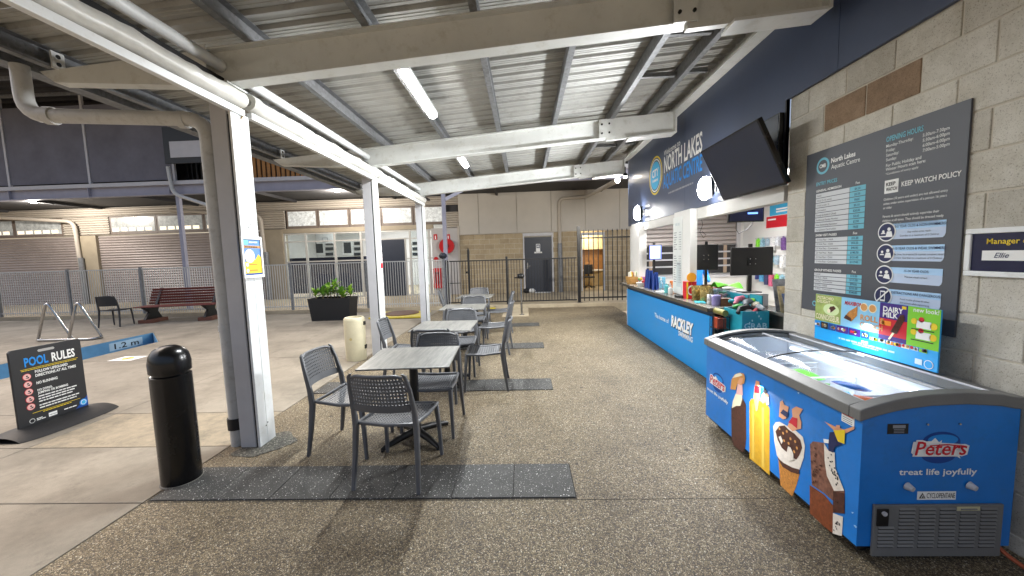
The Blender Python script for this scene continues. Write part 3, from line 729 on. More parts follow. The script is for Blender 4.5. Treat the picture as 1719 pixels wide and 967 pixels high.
prices('GENERAL ADMISSION', zz(93, 415), [('Adult', '$6.20'), ('Child (3-16 years)', '$5.50'), ('Child (under 3)', 'FREE'), ('Concession', '$5.10'), ('Family (2 Adult 3 Child)', '$20.00'),
       ('Additional Family Member', '$3.60'), ('Non-Swimming Spectator', '$2.90'), ('Companion Card holder', 'FREE')], zz(93, 428), zz(277, 562), .71, 8)
prices('SWIM VISIT PASSES', zz(90, 590), [('10 Visit Pass - Adult', '$55.80'), ('10 Visit Pass - Child', '$52.20'), ('10 Visit Pass - Concession', '$46.00'), ('25 Visit Pass - Adult', '$148.70'), ('25 Visit Pass - Child', '$121.60'), ('25 Visit Pass - Concession', '$117.00')],
       zz(91, 598), zz(268, 702), .71, 6)
prices('GROUP FITNESS PASSES', zz(86, 722), [('Casual', '$15.00'), ('10 Pass - Adult', '$115.00'), ('10 Pass - Concession', '$99.00'), ('25 Pass - Adult', '$255.00'), ('25 Pass - Concession', '$240.00')], zz(86, 730), zz(265, 822), .71, 5)
line(D, 'OPENING HOURS', Zr(40, 428), Zr(342, 338), .034, I_TEAL, 1, .02)
for k, (a, c) in enumerate((('Monday-Thursday:', '5:30am-7:30pm'), ('Friday:', '5:30am-6:00pm'), ('Saturday:', '6:00am-6:00pm'), ('Sunday:', '7:00am-5:00pm'))):
    u, v = D.uv(*Zr(38, 475+37*k)); D.text(a, u, v, .028, I_W, 1, .006, 0, .86); D.text(c, u+.235, v, .028, I_W, 1, .006, 0, .86)
for k, a in enumerate(('For Public Holiday and', 'Winter Hours scan here:')): u, v = D.uv(*Zr(36, 632+32*k)); D.text(a, u, v, .028, I_W, 1, .006, 0, .9)
u, v = D.uv(*Zr(34, 697)); D.text('*Conditions of entry apply', u, v, .02, I_W, 1)
p0 = D.uv(*Zr(22, 850)); p1 = D.uv(*Zr(140, 738)); D.rect(p0[0], p0[1], p1[0], p0[1]+.088, I_W, 0)
D.fit('KEEP', p0[0]+.012, p0[1]+.05, (p1[0]-p0[0])*.68, .022, I_K, 1, .03); D.fit('WATCH', p0[0]+.012, p0[1]+.016, (p1[0]-p0[0])*.80, .022, I_K, 1, .03)
D.text('KEEP WATCH POLICY', p1[0]+.02, p0[1]+.03, .044, I_W, 1, .02, 0, .78)
for k, a in enumerate(('Children (10 years and under) are not allowed entry', 'unless under active supervision of a person 16 years', 'or older', '', 'Parents & carers should actively supervise their', 'children at all times. They should be dressed ready', 'for action, including unexpected entry to a pool.')):
    u, v = D.uv(*Zr(18, 905)); 
    if a: D.text(a, u, v-.0285*k, .022, I_W, 1, .004, 0, .84)
for k, (h, a, c) in enumerate((('0-5 YEAR OLDS & NON-SWIMMERS:', 'Stay within arms reach', 'Guardian to a maximum of 2 Children'), ('6-10 YEAR OLDS & WEAK SWIMMERS:', 'Be close, be prepared & maintain constant visual', 'contact. Guardian to a maximum of 4 Children.'), ('11-14 YEAR OLDS:', 'Maintain visual contact', ''), ('DISTRACTIONS ARE DANGEROUS:', 'Avoid mobile phones & other', 'distractions while supervising'))):
    def ZB(a_, b_): return (1460+a_/5.09, 340+b_/5.09)
    cu, cv = D.uv(*ZB(150-11*k, 252+182*k)); 
    D.poly([(cu, cv-.05), (cu+.345, cv-.05), (cu+.355, cv-.04), (cu+.36, cv-.025), (cu+.36, cv+.052), (cu, cv+.052)], flat('row_pale_blue', '#bccbe2'), 0)
    D.rect(cu, cv+.012, cu+.36, cv+.052, I_LB, 1)
    D.disc(cu, cv, .064, I_W, 2, n=32); D.disc(cu, cv, .056, I_NV, 3, n=32)
    D.text(h, cu+.21, cv+.024, .023, I_NV, 3, .006, 0, .85, 'CENTER'); D.text(a, cu+.21, cv-.012, .017, I_K, 3, 0, 0, .9, 'CENTER'); D.text(c, cu+.21, cv-.035, .017, I_K, 3, 0, 0, .9, 'CENTER')
    if k < 3:
        D.disc(cu+.018, cv+.018, .012, I_W, 4, n=12); D.poly([(cu-.005, cv-.03+.008*(k == 2)), (cu+.045, cv-.03), (cu+.036, cv+.004), (cu+.005, cv+.004)], I_W, 4)
        D.disc(cu-.022, cv+.004+.006*k, .009, I_W, 4, n=12); D.poly([(cu-.04, cv-.012), (cu-.005, cv-.012), (cu-.012, cv-.003), (cu-.033, cv-.003)], I_W, 4)
        if k == 0: D.rect(cu-.046, cv-.034, cu+.046, cv-.026, I_W, 5)
    else:
        D.rect(cu-.018, cv-.036, cu+.018, cv+.036, I_W, 4); D.rect(cu-.013, cv-.024, cu+.013, cv+.027, I_NV, 5)
        D.poly([(cu-.045, cv-.038), (cu-.037, cv-.044), (cu+.045, cv+.038), (cu+.037, cv+.044)], I_W, 6)
u, v = D.uv(*zz(86, 850)); D.disc(u, v, .022, I_TEAL, 0); D.disc(u, v, .014, CHAR, 1)
D.build()

mf = thing('notice_frame', 'white framed navy manager on duty notice on the block wall', 'notice', (WX, 2.0, 1.4))
ya, yb, za, zb2 = 1.60, 2.197, 1.412, 1.668
pbox(mf, 'backing', flat('notice_navy', '#171a3c', .25), WX-.016, WX-.003, ya+.02, yb-.02, za+.02, zb2-.02)
for a in ((ya, yb, za, za+.028), (ya, yb, zb2-.028, zb2)): pbox(mf, 'frame_rail', WHITE, WX-.026, WX-.002, a[0], a[1], a[2], a[3], .004)
for a in ((ya, ya+.028), (yb-.028, yb)): pbox(mf, 'frame_rail', WHITE, WX-.0255, WX-.002, a[0], a[1], za+.0285, zb2-.0285, .004)
D = Decal((WX-.016, 2.0, 1.4), *XN, parent=mf)
u, v = D.uv(1656, 409.5); D.text('Manager on duty:', u, v, .040, I_Y, 1, .012)
u, v = D.uv(1648, 437); D.rect(u, v, u+.46, v+.052, I_W, 0, 'name_strip'); u2, v2 = D.uv(1668, 432); D.text('Ellie', u2, v+.014, .038, I_NV, 1, .006, .35, 1.0)
D.words(u+.24, v+.032, .04, .008, I_K, 1); D.build()

# ================================================================== ice cream freezer
FX0, FX1, FY0, FY1 = 1.630, 2.365, 1.84, 3.425
fr = thing('ice_cream_freezer', 'blue chest freezer of ice creams with curved glass lids by the block wall', 'freezer', (2.0, 2.6, 0))
def prof(px):                                   # rim curve read on the near end
    return [(p.x, p.z) for p in (PY(a, b, FY0) for a, b in px)]
TOPC = prof([(1441, 688), (1470, 678), (1510, 668), (1560, 661), (1620, 658), (1680, 661), (1712, 667)])
def interp(c, x):
    if x <= c[0][0]: return c[0][1]
    for (xa, za), (xb, zb_) in zip(c[:-1], c[1:]):
        if x <= xb: return za+(zb_-za)*(x-xa)/(xb-xa)
    return c[-1][1]
def ztop(x): return interp(TOPC, x)
RX0, RX1 = FX0-.022, FX1+.02
XS = [RX0+(RX1-RX0)*k/14 for k in range(15)]
def body_poly(y, top_off):
    xs = [FX0+(FX1-FX0)*k/12 for k in range(13)]
    return [(FX0, y, .09)]+[(x, y, ztop(x)-top_off) for x in xs]+[(FX1, y, .09)]
part(fr, MB().prism(body_poly(FY0, .05), (0, .03, 0)), 'end_panel', FBLUE); part(fr, MB().prism(body_poly(FY1-.03, .05), (0, .03, 0)), 'end_panel', FBLUE)
pbox(fr, 'front_panel', FBLUE, FX0, FX0+.03, FY0+.03, FY1-.03, .09, ztop(FX0)-.05)
pbox(fr, 'back_panel', FBLUE, FX1-.03, FX1, FY0+.03, FY1-.03, .09, ztop(FX1)-.05)
pbox(fr, 'plinth', BLACKP, FX0+.02, FX1-.02, FY0+.02, FY1-.02, .062, .0895)
for s, y in (('n', FY0), ('f', FY1-.055)):       # rim: two curved ends and two long rails
    up = [(x, y-.012 if s == 'n' else y, ztop(x)) for x in XS]; dn = [(x, y-.012 if s == 'n' else y, ztop(x)-.058) for x in reversed(XS)]
    part(fr, MB().prism(up+dn, (0, .067, 0)), 'rim_end', RIMG, bevel=.006)
part(fr, MB().add([(RX0, FY0+.055, ztop(RX0)-.058), (RX0+.075, FY0+.055, ztop(RX0)-.058), (RX0+.075, FY0+.055, ztop(RX0+.075)-.004), (RX0, FY0+.055, ztop(RX0)),
                   (RX0, FY1-.055, ztop(RX0)-.058), (RX0+.075, FY1-.055, ztop(RX0)-.058), (RX0+.075, FY1-.055, ztop(RX0+.075)-.004), (RX0, FY1-.055, ztop(RX0))],
                  [(0,1,2,3),(7,6,5,4),(0,4,5,1),(1,5,6,2),(2,6,7,3),(3,7,4,0)]), 'rim_rail', RIMG, bevel=.005)
pbox(fr, 'rim_rail', RIMG, RX1-.075, RX1, FY0+.055, FY1-.055, ztop(RX1)-.058, ztop(RX1)-.002, .005)
LX0, LX1 = RX0+.072, RX1-.07
GL = glass('freezer_glass', (.97, .985, 1), .02, .08); YM = 2.62
def lid(y0, y1, dz, nm):
    o = part(fr, MB().grid(lambda a, b: (LX0+(LX1-LX0)*a, y0+(y1-y0)*b, ztop(LX0+(LX1-LX0)*a)-.014+dz), 12, 1), nm, GL, smooth=True)
    for y in ((y1,) if dz == 0 else (y1,)):
        part(fr, MB().tube([(LX0+(LX1-LX0)*k/12, y, ztop(LX0+(LX1-LX0)*k/12)-.010+dz) for k in range(13)], .005, 6), 'lid_edge', BLACKP)
    for x in (LX0+.004, LX1-.004): part(fr, MB().tube([(x, y0, ztop(x)-.010+dz), (x, y1, ztop(x)-.010+dz)], .006, 6), 'lid_frame', LAV)
lid(FY0+.062, YM+.06, .0, 'glass_lid'); lid(YM, FY1-.062, -.012, 'glass_lid')
part(fr, MB().tube([(2.08, FY0+.07, ztop(2.08)-.020), (2.08, FY1-.07, ztop(2.08)-.032)], .008, 6), 'lid_track', LAV)
LIN = mat('freezer_liner', '#d3dae4', .35, 0, .05, 4)
IX0, IX1, IY0, IY1 = FX0+.075, FX1-.075, FY0+.075, FY1-.075
pbox(fr, 'liner_floor', LIN, IX0, IX1, IY0, IY1, .46, .48)
pbox(fr, 'liner_wall', LIN, FX0+.031, IX0, IY0, IY1, .46, ztop(FX0)-.062); pbox(fr, 'liner_wall', LIN, IX1, FX1-.031, IY0, IY1, .46, ztop(FX1)-.062)
for ya_ in (FY0+.031, IY1):
    xs__ = [FX0+.032+(FX1-FX0-.064)*k/12 for k in range(13)]
    part(fr, MB().prism([(xs__[0], ya_, .46)]+[(x, ya_, ztop(x)-.060) for x in xs__]+[(xs__[-1], ya_, .46)], (0, IY0-FY0-.031, 0)), 'liner_wall', LIN)
pbox(fr, 'light_strip', emit('freezer_led', (.86, .93, 1), 1.6), IX0+.001, IX0+.012, IY0+.05, IY1-.05, .695, .715)
pbox(fr, 'light_strip', emit('freezer_led', (.86, .93, 1), 1.6), IX1-.012, IX1-.001, IY0+.05, IY1-.05, .72, .74)
l = bpy.data.lights.new('freezer_lamp', 'AREA'); l.shape = 'RECTANGLE'; l.size = .05; l.size_y = 1.4; l.energy = 3.4; l.color = (.88, .94, 1)
lo = bpy.data.objects.new('freezer_lamp', l); col.objects.link(lo); lo.parent = fr; lo.location = Vector((IX0+.03, (IY0+IY1)/2, .70))-woff(fr); lo.rotation_euler = Vector((.6, 0, -1)).to_track_quat('-Z', 'Y').to_euler()
WIRE = mat('white_wire', '#d5dade', .35, 0, .04, 8)
by = [IY0+.02+(IY1-IY0-.04)*k/4 for k in range(5)]
for k in range(4):
    b = MB(); a0, a1 = by[k]+.006, by[k+1]-.006; x0, x1 = IX0+.02, IX1-.02
    for z in (.50, .55, .60, .65, .69): b.tube([(x0, a0, z), (x1, a0, z), (x1, a1, z), (x0, a1, z), (x0, a0, z)], .003, 4)
    for j in range(7):
        x = x0+(x1-x0)*j/6; b.tube([(x, a0, .69), (x, a0, .49), (x, a1, .49), (x, a1, .69)], .002, 4)
    stuff(part(fr, b, 'wire_basket', WIRE))
packs = ['#2d5fb0', '#c02a55', '#5fae3c', '#e6c33a', '#7a45a0', '#efe9e0', '#4aa7d8', '#d86a2a', '#8b2f2a', '#c7d4e6', '#e79ab5', '#3a7f5f']
pmeshes = []
for i, c in enumerate(packs):
    m = mat('pack_%d' % i, c, .3, 0, .25, 25); b = MB(); n = 6
    def fn(a, bb, s=1): 
        e = math.sin(math.pi*a)**.5*math.sin(math.pi*bb)**.3; return ((a-.5)*.19, (bb-.5)*.085, s*.018*e)
    b.grid(lambda a, q: fn(a, q, 1), 6, 4).grid(lambda a, q: fn(a, q, -1), 6, 4); me = b.mesh('ice_cream_pack'); me.materials.append(m)
    for p in me.polygons: p.use_smooth = True
    pmeshes.append(me)
names = ['blue', 'crimson', 'green', 'yellow', 'purple', 'cream', 'sky blue', 'orange', 'dark red', 'pale blue', 'pink', 'deep green']
nth = {}
for k in range(4):
    spots = {0: 12, 1: 12, 2: 9, 3: 5}[k]
    for j in range(spots):
        i = (k*5+j*5) % len(packs); o = bpy.data.objects.new('ice_cream_pack', pmeshes[i]); col.objects.link(o)
        o.location = (rnd.uniform(IX0+.16, IX1-.11), rnd.uniform(by[k]+.09, by[k+1]-.09), .555+.0135*j+.004*rnd.random())
        o.rotation_euler = (rnd.uniform(-.2, .2), rnd.uniform(-.2, .2), rnd.uniform(-1.5, 1.5))
        tag(o, '%s wrapped ice cream in the %s freezer basket from the grille end' % (names[i], ('first', 'second', 'third', 'fourth')[k]), 'ice cream', 'wrapped ice creams in the freezer')
for (x, y) in ((FX0+.09, FY0+.09), (FX1-.09, FY0+.09), (FX0+.09, FY1-.09), (FX1-.09, FY1-.09)):
    w_ = part(fr, MB().tube([(x-.016, y, .031), (x+.016, y, .031)], .03, 14), 'castor', RUBBER, smooth=True)
    part(fr, MB().box(x-.024, x+.024, y-.02, y+.02, .045, .0615), 'castor_bracket', BLACKP)
# -- near end: logo, plates, grille
D = Decal((2.0, FY0, .4), *YN, parent=fr)
def EZ(a, b): return (1400+a/2.956, 640+b/2.956)
def logo(D, c, wd, tilt=.06):
    u, v = c; h = wd*.5
    D.disc(u+.02*wd, v+.10*wd, wd*.33, I_DB, 0, wd*.20, 32); D.disc(u-.01*wd, v-.13*wd, wd*.30, I_DB, 0, wd*.16, 32); D.disc(u+.04*wd, v+.15*wd, wd*.26, I_BL, 1, wd*.10, 28)
    vv, f = text_geo('Peters', .36*wd, .02, .18, 1.0); x0 = min(p[0] for p in vv); x1 = max(p[0] for p in vv); k = wd*.90/(x1-x0)
    for bo, m, l in ((.085, I_W, 3), (.055, I_W, 4), (.014, I_R, 5)):
        vv, f = text_geo('Peters', .36*wd, bo, .18, 1.0); D._put([(u-wd*.45+(x-x0)*k, v-.12*wd+y) for x, y in vv], f, m, l, 'lettering')
    D.poly([(u-.50*wd, v-.08*wd), (u-.42*wd, v-.155*wd), (u+.30*wd, v-.16*wd), (u+.36*wd, v-.20*wd), (u+.34*wd, v-.15*wd), (u+.47*wd, v-.13*wd), (u+.50*wd, v+.04*wd), (u+.40*wd, v+.07*wd), (u-.02*wd, v+.10*wd), (u-.10*wd, v+.19*wd), (u-.16*wd, v+.13*wd), (u-.47*wd, v+.12*wd)], I_W, 2)
    D.poly([(u-.20*wd, v+.062*wd), (u+.10*wd, v+.082*wd), (u+.40*wd, v+.052*wd), (u+.43*wd, v+.030*wd), (u+.12*wd, v+.058*wd), (u-.20*wd, v+.048*wd)], I_R, 6)
a = D.uv(*EZ(380, 330)); b = D.uv(*EZ(668, 330)); logo(D, ((a[0]+b[0])/2, (a[1]+b[1])/2), b[0]-a[0])
line(D, 'treat life joyfully', EZ(320, 462), EZ(706, 462), .030, I_W, 1, .02)
a = D.uv(*EZ(262, 262)); b = D.uv(*EZ(370, 210)); D.rect(a[0], a[1], b[0], b[1], BLACKP, 0, 'rating_plate'); D.rect(a[0]+.025, b[1]-.022, b[0]-.015, b[1]-.006, I_GY, 1)
for k in range(3): D.rect(a[0]+.03, a[1]+.006+.008*k, b[0]-.02, a[1]+.009+.008*k, I_GY, 1, 'printed_line')
a = D.uv(*EZ(410, 588)); b = D.uv(*EZ(605, 545)); D.rect(a[0], a[1], b[0], b[1], I_W, 0, 'warning_label'); D.fit('CYCLOPENTANE', a[0]+.045, a[1]+.009, b[0]-a[0]-.05, b[1]-a[1]-.016, I_K, 1)
D.poly([(a[0]+.008, a[1]+.008), (a[0]+.04, a[1]+.008), (a[0]+.024, b[1]-.006)], I_K, 1); D.poly([(a[0]+.015, a[1]+.012), (a[0]+.033, a[1]+.012), (a[0]+.024, b[1]-.014)], I_W, 2); D.disc(a[0]+.024, a[1]+.017, .004, I_K, 3)
D.build()
def onend(p): q = PY(*EZ(*p), FY0); return q.x, q.z
gx0, gz0 = onend((175, 860)); gx1, gz1 = onend((828, 603))
pbox(fr, 'grille_panel', RIMG, gx0, gx1, FY0-.014, FY0-.001, gz0, gz1, .003)
lm = None
for c_ in range(6):
    for r_ in range(11):
        if c_ == 0 and r_ < 5: continue
        cw = (gx1-gx0)/6.35; x = gx0+.022+cw*c_; z = gz1-.022-.0193*r_
        if z < gz0+.02: continue
        if lm is None:
            lm = part(fr, MB().add([(0,0,0),(cw*.78,0,0),(cw*.78,-.006,.003),(0,-.006,.003),(0,0,.012),(cw*.78,0,.012)], [(0,1,2,3),(3,2,5,4),(0,3,4),(1,5,2)]), 'louvre', RIMG)
            lm.location = Vector((x, FY0-.0142, z-.004)); lm.data.transform(Matrix.Translation(woff(fr))); lm.location -= woff(fr)
            sl_ = part(fr, MB().box(0, cw*.78, -.0008, 0, -.0045, 0), 'slot', BLACKP); sl_.data.transform(Matrix.Translation(woff(fr)))
            sl_.location = Vector((x, FY0-.0142, z-.004))-woff(fr)
        else:
            o = lm.copy(); col.objects.link(o); o.location = Vector((x, FY0-.0142, z-.004))-woff(fr)
            o = sl_.copy(); col.objects.link(o); o.location = Vector((x, FY0-.0142, z-.004))-woff(fr)
sx, sz = onend((195, 707)); tx, tz = onend((257, 622)); cb = pbox(fr, 'control_box', BLACKP, sx, tx, FY0-.02, FY0-.0145, sz, tz, .002)
part(fr, MB().tube([((sx+tx)/2, FY0-.030, tz-.02), ((sx+tx)/2, FY0-.021, tz-.02)], .011, 12), 'dial', LAV)
a = onend((592, 632)); b = onend((706, 612)); pbox(fr, 'tag_label', flat('tag_cream', '#b9b391'), a[0], b[0], FY0-.0165, FY0-.0145, a[1], b[1])
for q in ((360, 518), (668, 514)):
    x, z = onend(q); part(fr, MB().tube([(x, FY0-.001, z), (x+.006, FY0-.028, z-.004)], [.020, .012], 12), 'knob', LAV, smooth=True)
for q in ((460, 212), (620, 210)):
    x, z = onend(q); part(fr, MB().tube([(x, FY0-.001, z), (x, FY0-.008, z)], .005, 8), 'screw', STEEL)
# -- long front: logo and printed ice creams
D = Decal((FX0, 2.6, .4), *XN, parent=fr)
def FZ(a, b): return (1170+a/3.222, 600+b/3.222)
a = D.uv(1192, 634); b = D.uv(1219, 648); logo(D, ((a[0]+b[0])/2, (a[1]+b[1])/2-.01), (b[0]-a[0])*1.02)
line(D, 'treat life joyfully', (1187.5, 655), (1222.5, 677), .026, I_W, 1, .02)
def pp(pts, m, l): D.pxpoly([FZ(*p) for p in pts], m, l)
choc = mat('print_chocolate', '#4b2a22', .3, 0, .5, 60); van = mat('print_vanilla', '#dcd2c6', .35, 0, .12, 30); wafer = mat('print_wafer', '#b97b39', .4, 0, .4, 70); ban = mat('print_banana', '#cf9f2c', .35, 0, .15, 15)
slice_ = mat('print_choc_ice', '#7a5142', .4, 0, .45, 45); wafb = mat('print_choc_wafer', '#7a3f22', .4, 0, .35, 60)
pp([(186, 270), (188, 440), (200, 475), (225, 498), (250, 512), (262, 490), (267, 440), (266, 255), (245, 215), (215, 225)], choc, 0)
pp([(190, 275), (196, 235), (212, 195), (246, 190), (246, 225), (236, 262), (214, 262)], I_CR, 1); pp([(215, 198), (222, 140), (248, 148), (250, 205)], I_PK, 2)
pp([(184, 172), (190, 120), (208, 92), (236, 82), (256, 88), (264, 112), (258, 140), (240, 150), (222, 142), (212, 176)], I_TN, 3); pp([(196, 112), (214, 90), (238, 84), (252, 96), (232, 104)], I_CR, 4); pp([(222, 138), (236, 112), (254, 112), (250, 140), (236, 148)], I_SK, 4)
pp([(285, 545), (284, 240), (296, 222), (318, 228), (350, 236), (378, 250), (394, 275), (394, 638), (340, 590)], ban, 0)
pp([(300, 545), (300, 250), (312, 250), (312, 556)], flat('print_banana_light', '#dcb850'), 1); pp([(352, 590), (352, 270), (366, 270), (366, 602)], flat('print_banana_light', '#dcb850'), 1)
pp([(308, 220), (314, 160), (322, 125), (340, 130), (346, 180), (340, 225), (330, 290), (320, 290)], I_SK, 2); pp([(314, 190), (318, 152), (342, 158), (342, 196)], I_R, 3); pp([(345, 235), (352, 205), (370, 180), (392, 205), (380, 240), (360, 250)], I_SK, 2); pp([(360, 185), (366, 160), (382, 180), (376, 200)], I_K, 3); pp([(376, 215), (392, 215), (394, 255), (380, 258)], I_W, 3)
pp([(440, 535), (470, 560), (510, 590), (556, 632), (540, 690), (516, 752), (486, 725), (452, 690)], wafer, 0)
pp([(414, 372), (428, 350), (450, 348), (492, 372), (540, 398), (575, 430), (586, 480), (580, 540), (556, 610), (520, 606), (470, 580), (434, 530), (420, 450)], van, 1)
pp([(428, 400), (448, 372), (476, 368), (500, 392), (530, 412), (562, 446), (572, 490), (556, 530), (540, 552), (515, 540), (488, 512), (462, 490), (440, 446)], choc, 2); pp([(498, 480), (512, 488), (526, 520), (528, 556), (500, 560), (486, 530)], van, 4); pp([(446, 430), (458, 424), (470, 452), (462, 470)], van, 4); pp([(436, 540), (470, 570), (520, 596), (556, 606), (554, 632), (512, 620), (466, 592)], choc, 2)
for (x, y) in ((450, 385), (470, 410), (490, 400), (510, 440), (535, 455), (500, 465), (475, 450), (545, 490), (530, 510)): D.disc(*D.uv(*FZ(x, y)), .009, I_TN, 3, n=8)
pp([(446, 320), (452, 240), (466, 232), (474, 255), (500, 268), (486, 330), (468, 335)], I_SK, 2); pp([(455, 300), (470, 280), (498, 300), (492, 328)], I_NV, 3); pp([(492, 372), (520, 320), (516, 280), (540, 265), (576, 280), (556, 312), (568, 350), (566, 385), (545, 390), (520, 400)], I_SK, 2); pp([(498, 352), (520, 322), (548, 330), (545, 385), (516, 360)], I_R, 3)
pp([(612, 470), (628, 454), (690, 462), (708, 520), (740, 600), (800, 720), (800, 840), (735, 840), (740, 780), (690, 735), (622, 690)], slice_, 0)
pp([(612, 690), (690, 742), (738, 800), (736, 950), (690, 915), (612, 842)], wafb, 1); pp([(738, 722), (800, 735), (800, 845), (738, 838)], choc, 1); pp([(738, 842), (792, 862), (786, 967), (736, 952)], van, 1)
pp([(690, 462), (712, 500), (748, 515), (752, 600), (800, 722), (745, 722), (706, 640), (694, 560)], van, 2)
for k in range(26):
    a_ = rnd.random(); x = 700+60*a_+rnd.uniform(-2, 26); y = 530+170*a_+rnd.uniform(-25, 10); D.disc(*D.uv(*FZ(x, y)), .0045, I_K, 3, n=6)
for k in range(22): D.disc(*D.uv(*FZ(rnd.uniform(622, 680), rnd.uniform(480, 680))), .006, choc, 3, n=6)
for k in range(10): D.disc(*D.uv(*FZ(rnd.uniform(745, 780), rnd.uniform(880, 955))), .004, I_K, 3, n=6)
pp([(692, 345), (705, 352), (760, 378), (800, 390), (855, 372), (855, 388), (805, 412), (750, 400)], I_SK, 2); pp([(742, 395), (806, 392), (802, 468), (768, 455)], I_Y, 3); pp([(715, 470), (722, 405), (748, 402), (762, 455), (792, 468), (750, 485), (742, 515), (716, 505)], I_NV, 3); pp([(757, 366), (778, 366), (778, 388), (757, 386)], I_SK, 3); pp([(688, 440), (718, 445), (720, 465), (692, 462)], I_W, 3)
a = D.uv(*FZ(783, 330)); b = D.uv(*FZ(855, 312)); D.rect(a[0], a[1]-.012, b[0], a[1]+.045, I_W, 0, 'service_label'); D.rect(a[0]+.005, a[1]+.028, b[0]-.005, a[1]+.040, I_R, 1); 
for k in range(3): D.rect(a[0]+.006, a[1]-.006+.01*k, b[0]-.01, a[1]-.002+.01*k, I_GY, 1, 'printed_line')
for (x, y) in ((850, 905), (856, 912), (838, 835), (545, 187)): D.poly([D.uv(*FZ(x, y)), D.uv(*FZ(x+14, y+5)), D.uv(*FZ(x+4, y+10))], I_LB, 1, 'scuff')
D.build()
part(fr, MB().tube([(FX1-.05, FY0+.05, .10), (FX1-.02, FY0-.02, .05), (FX1+.02, FY0-.10, .012), (FX1+.05, FY0-.25, .010)], .010, 8), 'power_cord', mat('cord_orange', '#9a4a2a', .6), smooth=True)

# promotional board leaning on the wall above the freezer
pb = thing('promo_board', 'blue ice cream poster board standing along the back of the freezer', 'sign', (2.33, 2.6, .83))
c0 = PX(1375, 497, 2.335); c1 = PX(1590, 517, 2.335); c2 = PX(1565, 617, 2.335); c3 = PX(1362, 566, 2.335)
py0, py1 = (c1.y+c2.y)/2, (c0.y+c3.y)/2; pz0, pz1 = min(c2.z, c3.z), (c0.z+c1.z)/2
if pz0 < ztop(2.335): pz0 = ztop(2.335)+.001
pbox(pb, 'board', mat('promo_blue', '#1aa0e8', .4, 0, .03, 3), 2.335, 2.345, py0, py1, pz0, pz1, .002)
pbox(pb, 'back_leg', BLACKP, 2.346, 2.40, py0+.3, py0+.33, pz0+.001, pz0+.2)
D = Decal((2.335, (py0+py1)/2, pz0), *XN, parent=pb, step=.0008)
Wb, Hb = py1-py0, pz1-pz0; L = -Wb/2
def q(a, b, c, d, m, l=0, n='printed_panel'): D.rect(L+Wb*a, Hb*b, L+Wb*c, Hb*d, m, l, n)
q(.0, .42, .27, 1, mat('print_olive', '#97a85a', .5, 0, .35, 12)); D.fit('CONNOISSEUR', L+Wb*.012, Hb*.46, Wb*.245, .042, I_CR, 2, .015); D.text('PISTACHIO', L+Wb*.02, Hb*.90, .032, I_CR, 2, .01); D.text('DELIGHT', L+Wb*.02, Hb*.82, .032, I_CR, 2, .01)
D.disc(L+Wb*.17, Hb*.70, .075, I_PG, 1, .045); D.poly([(L+Wb*.14, Hb*.68), (L+Wb*.17, Hb*.64), (L+Wb*.22, Hb*.74), (L+Wb*.20, Hb*.79), (L+Wb*.16, Hb*.76)], choc, 2); D.disc(L+Wb*.15, Hb*.67, .016, I_CR, 3)
q(.27, .42, .60, 1, I_SB); D.text('MAXIBON', L+Wb*.30, Hb*.86, .038, I_R, 2, .02, .2, .85)
D.poly([(L+Wb*.30, Hb*.58), (L+Wb*.34, Hb*.72), (L+Wb*.42, Hb*.86), (L+Wb*.42, Hb*.68), (L+Wb*.37, Hb*.54)], wafer, 2); D.poly([(L+Wb*.30, Hb*.58), (L+Wb*.32, Hb*.66), (L+Wb*.37, Hb*.60), (L+Wb*.37, Hb*.54)], choc, 3)
for x in (.475, .545): D.disc(L+Wb*x, Hb*.86, .030, I_CR, 2); D.disc(L+Wb*x, Hb*.86, .024, I_TN, 3)
D.text('ROLL &', L+Wb*.445, Hb*.61, .055, I_TN, 2, .03); D.text('CRUNCH', L+Wb*.445, Hb*.48, .045, I_TN, 2, .03, 0, .9)
q(.60, .34, .80, 1, I_PU); q(.60, .42, .80, .72, I_R, 1); D.text('DAIRY', L+Wb*.625, Hb*.85, .046, I_W, 2, .03); D.text('MILK', L+Wb*.625, Hb*.75, .046, I_W, 2, .03); q(.625, .60, .69, .68, I_OR, 2)
D.poly([(L+Wb*.69, Hb*.50), (L+Wb*.735, Hb*.48), (L+Wb*.785, Hb*.76), (L+Wb*.775, Hb*.84), (L+Wb*.75, Hb*.82)], choc, 3); D.poly([(L+Wb*.675, Hb*.36), (L+Wb*.69, Hb*.36), (L+Wb*.72, Hb*.49), (L+Wb*.705, Hb*.50)], I_CR, 3); q(.76, .93, .79, .98, I_Y, 2)
q(.80, .34, 1, 1, I_GR); D.text('new look!', L+Wb*.835, Hb*.92, .036, I_W, 2, .015)
for y in (.48, .66): q(.86, y, .95, y+.12, I_W, 2); D.disc(L+Wb*.845, Hb*(y+.1), .018, I_Y, 2); D.disc(L+Wb*.965, Hb*(y+.06), .020, I_Y, 2); D.disc(L+Wb*.89, Hb*(y+.14), .016, I_R, 2); q(.83, y-.035, .97, y-.02, I_K, 2)
xs_ = [.0, .07, .15, .23, .35, .46, .53, .60, .66, .715, .77, .83, .885, .94, 1.0]; cs_ = [I_BL, I_K, I_DB, I_PU, I_PU, I_DB, I_GR, I_LB, I_OR, I_R, I_CR, I_LB, I_GR, I_GR]
for k in range(13):
    q(xs_[k]+.003, .27, xs_[k+1]-.003, .41 if k < 6 else .33, cs_[k], 3)
    for j in range(3 if k > 5 else 5): D.disc(L+Wb*(xs_[k]+(xs_[k+1]-xs_[k])*(.2+.6*rnd.random())), Hb*(.30+.02*rnd.random()+.03*(k < 6)), .010, rnd.choice([I_W, I_CR, choc, I_Y, I_TN, I_R]), 4, n=8)
D.words(-.03, Hb*.18, .06, .014, I_W, 2); D.words(-.22, Hb*.135, .44, .012, I_LB, 2); D.words(-.10, Hb*.10, .2, .008, I_LB, 2)
